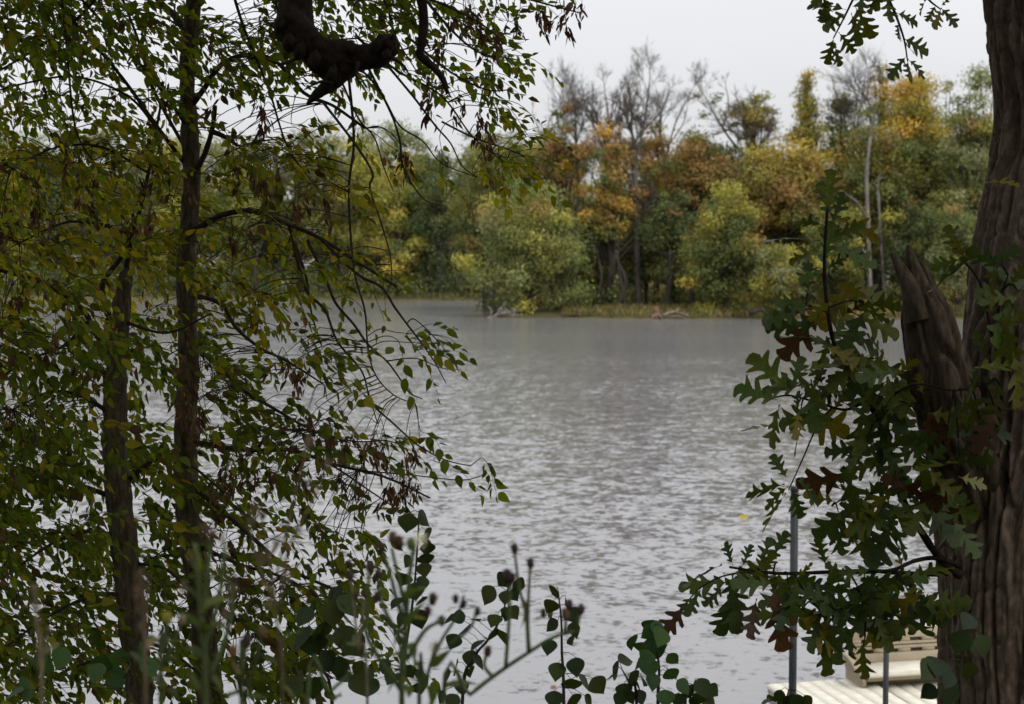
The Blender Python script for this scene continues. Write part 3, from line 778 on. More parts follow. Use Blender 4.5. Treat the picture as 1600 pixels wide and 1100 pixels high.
m_ = MB(); hb = (zb1 - zb0) / BA[2]
def bk(s, h, n_): return bo + V * s + BA * h - BN * n_ if False else bo + V * s + BA * h + BN * n_
sg = 1 if np.dot(BN, U) > 0 else -1     # towards the sitter
plate = MB(); box(plate, bk(W_ / 2, hb / 2, -sg * .02), V, BA, BN, W_ / 2 - .004, hb / 2 - .01, .008)
rows = [(.095, .03), (.185, .03)]
cols_ = [(.17 + k * .235, .115) for k in range(6)]
ys = [0, .08, .11, .17, .20, hb]
face = MB()
for (a, b_) in ((0, .08), (.112, .138), (.148, .172), (.204, hb)):
    box(face, bk(W_ / 2, (a + b_) / 2, 0), V, BA, BN, W_ / 2, (b_ - a) / 2, .016, bev=.003)
for (a, b_) in ((.08, .112), (.172, .204)):
    e = [0] + [q_ for c_ in cols_ for q_ in (c_[0] - c_[1] / 2, c_[0] + c_[1] / 2)] + [W_]
    for k in range(0, len(e), 2):
        box(face, bk((e[k] + e[k + 1]) / 2, (a + b_) / 2, 0), V, BA, BN, (e[k + 1] - e[k]) / 2 - .001, (b_ - a) / 2 + .001, .0135)
box(face, bk(W_ / 2, .143, -sg * .004), V, BA, BN, W_ / 2 - .003, .006, .008)
bb = link('backrest', face.mesh('backrest', False), M['bench'], bn)
o = link('slot_back', plate.mesh('slot_back', False), M['bench_dark'], bb)
m_ = MB(); box(m_, bk(W_ / 2, hb + .008, -sg * .005), V, BA, BN, W_ / 2 + .006, .012, .026, bev=.006); link('top_rail', m_.mesh('top_rail', False), M['plank'], bb)
for (s0, sgn) in ((BS + .1, -1), (BS + .1 + W_, 1)):
    m_ = MB()
    # flared arm: a curved side wall whose lip rolls outwards
    prof = [(0.0, DK + .002), (.0, DK + .08), (.012, DK + .15), (.04, DK + .21), (.075, DK + .245), (.10, DK + .252)]
    L = []
    for (o_, z_) in prof:
        for t_ in np.linspace(-.05, .30, 8):
            zz = z_ - max(0, t_ - .12) ** 2 * 2.6 * (z_ - DK) / .25
            L.append((dp(s0 + sgn * (o_ + .002), t_, zz), dp(s0 + sgn * (o_ + .034), t_, zz - .006)))
    n0, n1 = len(prof), 8
    v_ = np.array([a for a, b_ in L] + [b_ for a, b_ in L]); NN = n0 * n1; qq = []
    for i in range(n0 - 1):
        for j in range(n1 - 1):
            a = i * n1 + j
            qq.append((a, a + 1, a + n1 + 1, a + n1)); qq.append((NN + a, NN + a + n1, NN + a + n1 + 1, NN + a + 1))
    for i in range(n0 - 1):
        for j in (0, n1 - 1):
            a = i * n1 + j; qq.append((a, a + n1, NN + a + n1, NN + a))
    for j in range(n1 - 1):
        for i in (0, n0 - 1):
            a = i * n1 + j; qq.append((a, a + 1, NN + a + 1, NN + a))
    m_.add(v_, qq); link('armrest', m_.mesh('armrest', False), M['bench'], bn)

# ------------------------------------------------------------------ the oak at the right
OD = 5.0
def furrow(mb, ys_, left, rad, d_, sides, amp, seed, lean=None, freq=13.0, cap=True):
    """upright trunk given by its left edge and radius in photo pixels, with ridged bark as real relief"""
    ys_ = np.asarray(ys_, float)
    zz = np.linspace(0, 1, 580); yv = np.interp(zz, np.linspace(0, 1, len(ys_)), ys_)
    L = np.interp(yv, ys_, left); R = np.interp(yv, ys_, rad)
    k = np.ones(21) / 21; Lp = np.convolve(np.pad(L, 10, 'edge'), k, 'valid'); Rp = np.convolve(np.pad(R, 10, 'edge'), k, 'valid')
    cxy = np.stack([Lp + Rp, yv], -1)
    cen = atv(cxy, d_); rw = Rp * d_ / F
    th = np.arange(sides) / sides * 2 * math.pi
    TH, ZI = np.meshgrid(th, np.arange(len(yv)))
    zw = cen[:, 2][ZI.ravel().astype(int)]; r_ = rw[ZI.ravel().astype(int)]
    t_ = TH.ravel()
    cx_, sx_ = np.cos(t_), np.sin(t_)
    warp = vnoise(np.stack([cx_ * 3 + seed, sx_ * 3, zw * 3.5], -1)) * 1.8 + vnoise(np.stack([cx_ * 7 + seed, sx_ * 7, zw * 9], -1)) * .9
    fr = freq * .36
    q1 = np.stack([cx_ * fr + warp * .25 + seed, sx_ * fr + warp * .25, zw * 1.7], -1)
    n1 = np.clip(np.abs(vnoise(q1) * 2 - 1) / .34, 0, 1); n1 = n1 * n1 * (3 - 2 * n1)
    n2 = vnoise(np.stack([cx_ * fr * 2.4, sx_ * fr * 2.4, zw * 6 + seed], -1))
    n4 = np.clip(np.abs(vnoise(np.stack([cx_ * 7 + 3, sx_ * 7, zw * 11 + seed], -1)) * 2 - 1) / .16, 0, 1)
    n3 = vnoise(np.stack([cx_ * 2 + 7, sx_ * 2, zw * 2.5 + seed], -1))
    disp = amp * ((n1 - .7) * 1.0 + (n2 - .5) * .35 + (n4 - 1) * .28) + (n3 - .5) * .05
    rr = r_ + disp
    ci = ZI.ravel().astype(int)
    v = np.stack([cen[ci, 0] + cx_ * rr, cen[ci, 1] + sx_ * rr, zw], -1)
    n = len(yv)
    i = np.arange(n - 1)[:, None] * sides; j = np.arange(sides)[None]; jn = (j + 1) % sides
    q = np.stack([i + j, i + sides + j, i + sides + jn, i + jn], -1).reshape(-1, 4)
    mb.add(v, q)
    return cen, rw

oak_base = at(1640, 1100, OD); oak_gz = float(ground_z(oak_base[:1], oak_base[1:2])[0])
oak = empty('oak_tree', (oak_base[0], oak_base[1], oak_gz), 'massive furrowed oak with broken stub and lobed leaves', 'tree')
m_ = MB()
yl = [-1700, -900, -300, -100, 0, 120, 170, 235, 300, 430, 560, 640, 700, 800, 900, 960, 1010, 1100, 1250, 1480, 1720]
ll = [1640, 1600, 1560, 1545, 1546, 1562, 1572, 1556, 1541, 1518, 1509, 1502, 1492, 1480, 1480, 1476, 1478, 1484, 1482, 1460, 1400]
lr = [60, 90, 110, 114, 116, 118, 116, 122, 128, 138, 142, 146, 150, 154, 152, 152, 152, 152, 158, 175, 230]
ys_f = np.linspace(-1700, 1720, 60)
furrow(m_, ys_f, np.interp(ys_f, yl, ll), np.interp(ys_f, yl, lr), OD, 480, .046, 2.0, freq=27.0)
link('trunk', m_.mesh('trunk', False, True), M['oak_bark'], oak)
# broken stub
m_ = MB()
def wood_tube(mb, pl, rpx, d_, sides=40, amp=.008, seed=1., per=14):
    w_ = np.array([at(x, y, dd) for (x, y), dd in zip(pl, d_)]); r_ = np.array(rpx) * np.array(d_) / F
    p, rr = smooth_path(w_, r_, per)
    n = len(p); tg = nrm(np.gradient(p, axis=0)); ref = np.array([0, 1.0, 0.05])
    a = nrm(np.cross(tg, ref)); b_ = np.cross(tg, a)
    th = np.arange(sides) / sides * 2 * math.pi
    q = np.stack([np.cos(th)[None] * 5 + seed + 0 * rr[:, None], np.sin(th)[None] * 5 + 0 * rr[:, None], np.cumsum(np.concatenate([[0], np.linalg.norm(np.diff(p, axis=0), axis=1)]))[:, None] * 5 + 0 * th[None]], -1).reshape(-1, 3)
    ds = np.clip(np.abs(vnoise(q) * 2 - 1) / .36, 0, 1) * 2.4 - 1.4 + (vnoise(q * 2.7) - .5) * .9
    R = rr[:, None] + amp * ds.reshape(n, sides) * np.minimum(1, rr[:, None] / .03)
    v = p[:, None] + (a[:, None] * np.cos(th)[None, :, None] + b_[:, None] * np.sin(th)[None, :, None]) * R[:, :, None]
    i = np.arange(n - 1)[:, None] * sides; j = np.arange(sides)[None]; jn = (j + 1) % sides
    qd = np.stack([i + j, i + jn, i + sides + jn, i + sides + j], -1).reshape(-1, 4)
    v = np.concatenate([v.reshape(-1, 3), p[-1:]]); k0 = n * sides; jj = np.arange(sides)
    t1 = np.stack([(n - 1) * sides + jj, (n - 1) * sides + (jj + 1) % sides, np.full(sides, k0), np.full(sides, -1)], -1)
    mb.add(v, np.concatenate([qd, t1]))
wood_tube(m_, [(1596, 880), (1530, 760), (1482, 640), (1463, 560), (1450, 500), (1440, 462), (1432, 446)], [56, 54, 47, 41, 35, 25, 9], [5.05, 4.9, 4.78, 4.76, 4.76, 4.76, 4.76], 72, .012, 3.)
wood_tube(m_, [(1452, 520), (1436, 455), (1424, 412), (1419, 382)], [24, 17, 10, 2.5], [4.74] * 4, 24, .005, 5.)
wood_tube(m_, [(1436, 500), (1421, 448), (1406, 418), (1393, 394)], [18, 13, 8, 2.5], [4.72] * 4, 20, .004, 7.)
wood_tube(m_, [(1468, 530), (1457, 470), (1446, 432), (1440, 408)], [22, 14, 8, 2], [4.78] * 4, 22, .005, 9.)
link('broken_stub', m_.mesh('broken_stub', False, True), M['dead_wood'], oak)
# the twisted limb reaching across the top of the picture, and its hanging pieces
def limb(pl, rpx, d_, mat, name, sides=14, wob=.22, per=8):
    m2 = MB(); dd = np.interp(np.linspace(0, 1, len(pl)), np.linspace(0, 1, len(d_)), d_)
    w_ = np.array([at(x, y, q_) for (x, y), q_ in zip(pl, dd)])
    p, rr = smooth_path(w_, np.array(rpx) * dd / F, per)
    tube(m2, p, rr, sides, wob=wob)
    return link(name, m2.mesh(name, False, True), M[mat], oak)
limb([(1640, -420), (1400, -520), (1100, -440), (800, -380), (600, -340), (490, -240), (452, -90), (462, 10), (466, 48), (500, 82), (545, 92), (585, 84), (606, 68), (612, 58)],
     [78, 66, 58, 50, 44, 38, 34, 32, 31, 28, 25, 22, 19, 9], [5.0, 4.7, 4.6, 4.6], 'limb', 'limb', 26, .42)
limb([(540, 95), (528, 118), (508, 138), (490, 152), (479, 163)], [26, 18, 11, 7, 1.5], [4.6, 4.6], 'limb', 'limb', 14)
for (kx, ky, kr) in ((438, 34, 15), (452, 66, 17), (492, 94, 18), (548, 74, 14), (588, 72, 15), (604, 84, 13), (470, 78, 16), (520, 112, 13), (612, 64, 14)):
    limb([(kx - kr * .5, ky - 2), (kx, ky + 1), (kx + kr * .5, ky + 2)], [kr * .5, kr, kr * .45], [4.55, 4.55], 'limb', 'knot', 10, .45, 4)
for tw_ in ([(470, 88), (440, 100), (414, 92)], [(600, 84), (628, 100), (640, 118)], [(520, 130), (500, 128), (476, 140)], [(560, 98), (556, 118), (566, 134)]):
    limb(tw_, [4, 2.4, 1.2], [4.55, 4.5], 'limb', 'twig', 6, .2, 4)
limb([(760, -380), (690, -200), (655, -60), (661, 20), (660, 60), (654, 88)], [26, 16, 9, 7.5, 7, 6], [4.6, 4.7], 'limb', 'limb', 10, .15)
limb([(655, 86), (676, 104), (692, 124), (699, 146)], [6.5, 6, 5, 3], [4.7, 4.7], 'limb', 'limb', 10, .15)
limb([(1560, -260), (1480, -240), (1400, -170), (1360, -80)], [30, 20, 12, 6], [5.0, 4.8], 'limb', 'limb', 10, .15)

OAK_BR = []
def oak_branch(pl, r0, r1, d0=4.75, d1=None, mat='limb'):
    d1 = d1 or d0
    dd = np.linspace(d0, d1, len(pl)); w_ = np.array([at(x, y, q_) for (x, y), q_ in zip(pl, dd)])
    p, rr = smooth_path(w_, np.linspace(r0 * .62, r1 * .75, len(pl)) * 4.8 / F, 6)
    m2 = MB(); tube(m2, p, rr, 7, wob=.12)
    OAK_BR.append(p); link('branch', m2.mesh('branch', False, True), M[mat], oak)
oak_branch([(1500, 900), (1472, 876), (1445, 840), (1408, 775), (1388, 700), (1366, 645), (1335, 600), (1306, 545), (1294, 490), (1288, 420), (1291, 350), (1296, 290)], 11, 2.5, 4.78, 4.6)
oak_branch([(1500, 885), (1465, 872), (1430, 876), (1395, 890), (1330, 896)], 7, 3, 4.78, 4.6)
oak_branch([(1505, 895), (1440, 897), (1360, 892), (1290, 894), (1225, 896), (1180, 892), (1140, 886)], 7, 2.5, 4.78, 4.6)
oak_branch([(1180, 892), (1130, 900), (1095, 918), (1072, 942)], 2.5, 1.3, 4.6)
oak_branch([(1352, 628), (1320, 640), (1280, 630), (1235, 618), (1205, 622)], 4, 1.6, 4.66)
oak_branch([(1300, 636), (1276, 668), (1255, 715), (1232, 766)], 2.6, 1.3, 4.66)
oak_branch([(1390, 700), (1410, 695), (1436, 706), (1470, 740)], 3.5, 2, 4.72)
oak_branch([(1372, 655), (1400, 615), (1440, 600), (1490, 610), (1545, 600)], 3, 1.5, 4.62, 4.4)
oak_branch([(1400, 765), (1360, 770), (1325, 775), (1300, 790)], 3.5, 1.5, 4.7)
oak_branch([(1296, 480), (1330, 470), (1365, 480)], 2.4, 1.2, 4.62)
oak_branch([(1296, 490), (1265, 478), (1235, 470)], 2.4, 1.2, 4.62)
oak_branch([(1560, 560), (1545, 500), (1530, 440), (1500, 400), (1485, 370)], 4, 1.4, 4.62, 4.45)
oak_branch([(1600, 640), (1570, 560), (1560, 480), (1575, 430)], 4, 1.5, 4.6, 4.4)
oak_branch([(1330, 898), (1350, 940), (1352, 985), (1348, 1010)], 2.6, 1.2, 4.6)
oak_branch([(1240, 896), (1262, 930), (1285, 960)], 2.4, 1.2, 4.6)
oak_branch([(1400, 892), (1420, 925), (1432, 960)], 2.4, 1.2, 4.62)
oak_branch([(1360, -80), (1345, -30), (1325, 15), (1302, 60)], 5, 1.4, 4.8)
oak_branch([(1360, -80), (1380, -20), (1398, 20), (1412, 60), (1418, 95)], 5, 1.4, 4.8)
oak_branch([(1400, -110), (1430, -50), (1448, -5), (1470, 15)], 5, 1.4, 4.8)
oak_branch([(1400, -110), (1350, -60), (1300, -30), (1275, 0)], 4, 1.4, 4.8)

OUT = [(0, 0, .008), (.10, .10, .010), (.15, .16, .05), (.19, .25, .15), (.22, .31, .165), (.25, .31, .11), (.28, .29, .05), (.34, .35, .045), (.38, .43, .10), (.43, .54, .23), (.46, .61, .25), (.50, .605, .17), (.53, .55, .07),
       (.58, .60, .06), (.63, .68, .13), (.68, .77, .23), (.71, .82, .235), (.75, .815, .16), (.79, .79, .085), (.84, .86, .10), (.90, .93, .13), (.94, .98, .09), (.97, .985, .05), (1, 1, .006)]
def oak_leaf_mesh(col, k):
    r = np.random.default_rng(100 + k); m2 = MB(); v = []
    jit = 1 + np.repeat(r.normal(size=(len(OUT) // 4 + 1, 2)), 4, 0)[:len(OUT)] * .16 + r.normal(size=(len(OUT), 2)) * .06; bend = r.uniform(.05, .35); cup = r.uniform(.05, .35); tw = r.normal() * .3; wv = r.uniform(.01, .03)
    for i, (tm, to, wd) in enumerate(OUT):
        for s in (1, 0, -1):
            t = to if s else tm
            ww = wd * (jit[i, 0] if s > 0 else jit[i, 1]) * 1.05
            v.append((t, s * ww, -bend * t * t + cup * abs(s) * ww + tw * s * ww * t + wv * math.sin(t * 17 + s * 2) * abs(s)))
    q = []
    for i in range(len(OUT) - 1):
        q += [(3 * i, 3 * i + 1, 3 * i + 4, 3 * i + 3), (3 * i + 1, 3 * i + 2, 3 * i + 5, 3 * i + 4)]
    m2.add(v, q, col); me = m2.mesh('oak_leaf', True, True); me.materials.append(M['oak_leaf']); return me
OAKC = {'g': [(.034, .056, .011), (.044, .062, .010), (.028, .046, .012), (.058, .070, .010)], 'y': [(.10, .085, .010), (.075, .075, .010)], 'b': [(.040, .019, .008), (.052, .024, .008)], 'p': [(.15, .15, .045)]}
OAKM = {}
k = 0
for key, cl in OAKC.items():
    OAKM[key] = []
    for c_ in cl:
        for rep in range(3): OAKM[key].append(oak_leaf_mesh(c_, k)); k += 1
OAK_N = 0
def put_leaf(me, base, tip, nm, parent, name='leaf', wscale=1.0):
    base = np.asarray(base); d_ = np.asarray(tip) - base; L = np.linalg.norm(d_); x = d_ / L
    nm = np.asarray(nm, float); y = np.cross(nm, x); y = y / max(np.linalg.norm(y), 1e-6); z = np.cross(x, y)
    o = bpy.data.objects.new(name, me); C.objects.link(o); o.parent = parent
    Mx = Matrix(((x[0] * L, y[0] * L * wscale, z[0] * L, base[0]), (x[1] * L, y[1] * L * wscale, z[1] * L, base[1]), (x[2] * L, y[2] * L * wscale, z[2] * L, base[2]), (0, 0, 0, 1)))
    o.matrix_parent_inverse = Matrix.Translation(-LOC[parent.name]); o.matrix_basis = Mx
    return o
def oak_leaf(b, t, d_=4.62, key=None):
    global OAK_N
    dd = d_ + rng.uniform(-.04, .04)
    p0 = at(b[0], b[1], dd); p1 = at(t[0], t[1], dd + rng.uniform(-.05, .05))
    key = key or rng.choice(['g'] * 24 + ['y'] * 3 + ['b'])
    nm = nrm(-FWD * rng.uniform(.5, 1.2) * rng.choice([1, 1, -1]) + rng.normal(size=3) * .5 + np.array([0, 0, .5]))
    put_leaf(random.choice(OAKM[key]), p0, p1, nm, oak, wscale=rng.uniform(.9, 1.2)); OAK_N += 1
EX = [((1235, 612), (1172, 552)), ((1215, 625), (1147, 605)), ((1205, 664), (1158, 668), 'y'), ((1218, 632), (1198, 700)), ((1248, 640), (1240, 690)), ((1236, 612), (1254, 556)), ((1270, 620), (1285, 560)),
      ((1230, 748), (1206, 710)), ((1226, 756), (1161, 775)), ((1228, 770), (1189, 830)), ((1236, 764), (1256, 812)), ((1243, 748), (1285, 780)), ((1232, 760), (1190, 790)),
      ((1078, 936), (1038, 990)), ((1096, 918), (1070, 962)), ((1128, 882), (1064, 914)), ((1130, 918), (1098, 946)), ((1150, 930), (1124, 996)), ((1182, 935), (1168, 1000)), ((1145, 884), (1132, 846)), ((1190, 882), (1202, 838)), ((1160, 885), (1175, 850)),
      ((1290, 884), (1278, 836)), ((1206, 915), (1232, 1018), 'b'), ((1284, 962), (1262, 1020)), ((1322, 972), (1318, 1034)), ((1346, 1002), (1352, 1064)), ((1366, 958), (1396, 1018)), ((1418, 930), (1426, 992)), ((1330, 834), (1354, 880), 'y'), ((1430, 930), (1470, 950)),
      ((1292, 330), (1300, 264)), ((1298, 338), (1282, 285)), ((1300, 340), (1374, 364)), ((1285, 352), (1236, 338)), ((1282, 376), (1194, 362)), ((1288, 392), (1232, 402)), ((1300, 384), (1374, 414)), ((1296, 372), (1352, 352)), ((1300, 350), (1318, 300)), ((1292, 400), (1300, 345)), ((1294, 420), (1330, 395)), ((1286, 420), (1248, 440)), ((1290, 360), (1262, 330)),
      ((1340, 478), (1392, 500)), ((1280, 478), (1225, 492), 'b'), ((1300, 470), (1258, 500), 'y'), ((1310, 440), (1345, 462), 'y'), ((1268, 478), (1140, 484), 'y') if False else ((1268, 478), (1212, 470)),
      ((1302, 60), (1292, 102)), ((1302, 62), (1312, 104)), ((1312, 38), (1276, 18)), ((1322, 15), (1264, -4)), ((1322, 20), (1286, 44)), ((1330, 20), (1345, 72)), ((1336, 10), (1362, 60)), ((1310, 50), (1338, 84)), ((1300, 10), (1282, 34)),
      ((1412, 60), (1452, 84)), ((1416, 88), (1390, 118)), ((1418, 95), (1422, 132)), ((1418, 92), (1450, 116)), ((1404, 36), (1400, 66)), ((1400, 20), (1438, 36)), ((1412, 66), (1432, 82)), ((1470, 12), (1496, 42)), ((1462, 8), (1448, 34)), ((1470, 10), (1488, -8)), ((1450, -5), (1432, 22)), ((1380, -20), (1356, 22)), ((1385, -10), (1392, 34)), ((1350, -30), (1322, -8)), ((1360, -40), (1380, 14)), ((1345, -25), (1348, 20)), ((1300, -30), (1270, 8)), ((1285, -12), (1295, 28)), ((1470, 15), (1462, 40)),
      ((1505, 398), (1478, 352)), ((1500, 405), (1452, 418)), ((1512, 412), (1490, 372)), ((1540, 285), (1592, 278), 'p'), ((1600, 284), (1640, 280), 'y'), ((1498, 745), (1545, 758), 'p'), ((1480, 720), (1515, 700)), ((1470, 700), (1440, 660), 'b')]
for e in EX:
    dd = 4.8 if e[0][1] < 110 else (4.45 if e[0][0] > 1465 else 4.6)
    oak_leaf(e[0], e[1], dd, e[2] if len(e) > 2 else None)
CLU = [(1330, 440, 3), (1262, 462, 3), (1300, 492, 5), (1340, 482, 4), (1290, 540, 4), (1330, 570, 5), (1372, 560, 4), (1402, 590, 4), (1335, 635, 5), (1382, 640, 5), (1412, 680, 4), (1355, 690, 4), (1330, 735, 3), (1382, 740, 6), (1422, 762, 6), (1392, 805, 6), (1345, 790, 5), (1310, 800, 4), (1440, 722, 4), (1452, 792, 5),
       (1478, 690, 2), (1502, 622, 3), (1532, 562, 3), (1562, 602, 2), (1572, 542, 2), (1592, 455, 3), (1552, 412, 4), (1515, 402, 3), (1572, 482, 3), (1530, 655, 2), (1432, 640, 4), (1446, 612, 3), (1556, 645, 2), (1482, 800, 2), (1500, 720, 2), (1270, 600, 4), (1250, 650, 3), (1300, 620, 4),
       (1182, 902, 4), (1232, 912, 5), (1282, 922, 6), (1322, 932, 6), (1372, 932, 6), (1412, 948, 5), (1436, 940, 2), (1292, 955, 3), (1342, 962, 3), (1152, 902, 4), (1430, 915, 3), (1252, 955, 3), (1215, 880, 3), (1350, 905, 4), (1400, 905, 3)]
for (cx, cy, n_) in CLU:
    a0 = rng.uniform(0, 6.28)
    for k in range(n_):
        a = a0 + k * 2.4 + rng.normal() * .3
        dx, dy = math.cos(a), math.sin(a) * .8 + .25
        L = rng.uniform(58, 92); b0 = (cx + rng.normal() * 12, cy + rng.normal() * 10)
        oak_leaf(b0, (b0[0] + dx * L, b0[1] + dy * L), 4.42 if cx > 1470 else 4.62 + rng.uniform(-.08, .12), rng.choice(['b', 'y', 'g']) if (cx, cy) in ((1432, 640), (1446, 612), (1300, 492), (1556, 645)) else None)
    # short twig joining the cluster to the nearest branch
    p0 = at(cx, cy, 4.45 if cx > 1470 else 4.64); al = np.concatenate(OAK_BR); j = np.argmin(((al - p0) ** 2).sum(1))
    if np.linalg.norm(al[j] - p0) > .02:
        m2 = MB(); md = (al[j] + p0) / 2 + np.array([0, 0, .02]); p, rr = smooth_path([al[j], md, p0], [.004, .003, .002], 5); tube(m2, p, rr, 5)
        link('twig', m2.mesh('twig', False, True), M['limb'], oak)
# the oak's unseen crown, shifted over the camera and thickened to shade near leaves
m_ = MB(); cl = []
for k in range(110):
    a = rng.uniform(0, 6.28); r = 5.2 * math.sqrt(rng.random())
    cl.append((np.array([oak_base[0] - 1.6 + r * math.cos(a), oak_base[1] - 2.2 + r * math.sin(a) * .9, rng.uniform(7.4, 12.5)]), rng.uniform(.6, 1.1)))
for c_, r in cl:
    n_ = int(330 * r * r); d_ = rdir(n_); pos = c_ + d_ * r * (rng.random((n_, 1)) ** .4)
    diamond(m_, pos, rdir(n_), nrm(rdir(n_) + np.array([0, 0, .8])), rng.uniform(.13, .2, n_), rng.uniform(.08, .11, n_), np.array(OAKC['g'])[rng.integers(0, 4, n_)])
o = link('upper_leaves', m_.mesh('upper_leaves'), M['oak_leaf'], oak); o['kind'] = 'stuff'
m_ = MB()
for k in range(16):
    c_ = cl[k * 3][0]; b0 = np.array([oak_base[0] + .1, oak_base[1], rng.uniform(5.8, 8.2)]); mid = (b0 + c_) / 2 + np.array([0, 0, .3])
    p, rr = smooth_path([b0, mid, c_], [.11, .07, .02], 6); tube(m_, p, rr, 7)
link('upper_limbs', m_.mesh('upper_limbs', False, True), M['limb'], oak)

# ------------------------------------------------------------------ the two slender trees at the left
def near_tree(label, x, d_, name='boxelder_tree'):
    b = at(x, 1100, d_); gz = float(ground_z(b[:1], b[1:2])[0])
    return empty(name, (b[0], b[1], gz), label, 'tree'), gz
TA, gzA = near_tree('tall slender tree with drooping seed-hung branches, right of pair', 330, 6.0)
TB, gzB = near_tree('shorter snapped-topped slender tree, left of pair', 222, 5.7)
def trunk(T, gz, pl, rpx, d_):
    m2 = MB(); w_ = [at(x, y, d_) for (x, y) in pl]; w_.append(np.array([w_[-1][0] + .02, w_[-1][1], gz - .25]))
    rp = list(np.array(rpx) * d_ / F); rp.append(rp[-1] * 1.25)
    p, rr = smooth_path(w_, rp, 10)
    tube(m2, p, rr, 20, wob=.16); link('trunk', m2.mesh('trunk', False, True), M['bark'], T)
    return p
pA = trunk(TA, gzA, [(330, -420), (318, -200), (305, -30), (297, 60), (292, 120), (296, 200), (300, 280), (296, 340), (290, 420), (293, 500), (295, 580), (290, 650), (290, 720), (293, 800), (305, 880), (315, 960), (325, 1060), (330, 1140)],
           [6, 9, 11, 12, 12.5, 13, 13.5, 14, 15, 15.5, 16, 17, 17.5, 18.5, 19, 19.5, 20, 20.5], 6.0)
pB = trunk(TB, gzB, [(203, 418), (197, 432), (190, 480), (184, 550), (180, 620), (180, 700), (185, 780), (195, 860), (205, 950), (215, 1040), (220, 1140)],
           [4, 11, 14, 17.5, 18, 18.5, 21, 21, 21, 21, 22], 5.7)
SK = {'A': [], 'B': []}
def branch(key, pl, r0, r1, d0, d1=None, mat='twig', leafy=True):
    T = TA if key == 'A' else TB
    d1 = d1 or d0
    dd = np.linspace(d0, d1, len(pl)); w_ = np.array([at(x, y, q_) for (x, y), q_ in zip(pl, dd)])
    p, rr = smooth_path(w_, np.linspace(r0, r1, len(pl)) * d0 / F, 6)
    m2 = MB(); tube(m2, p, rr, 6, wob=.1)
    link('branch', m2.mesh('branch', False, True), M[mat], T)
    if leafy: SK[key].append(p)
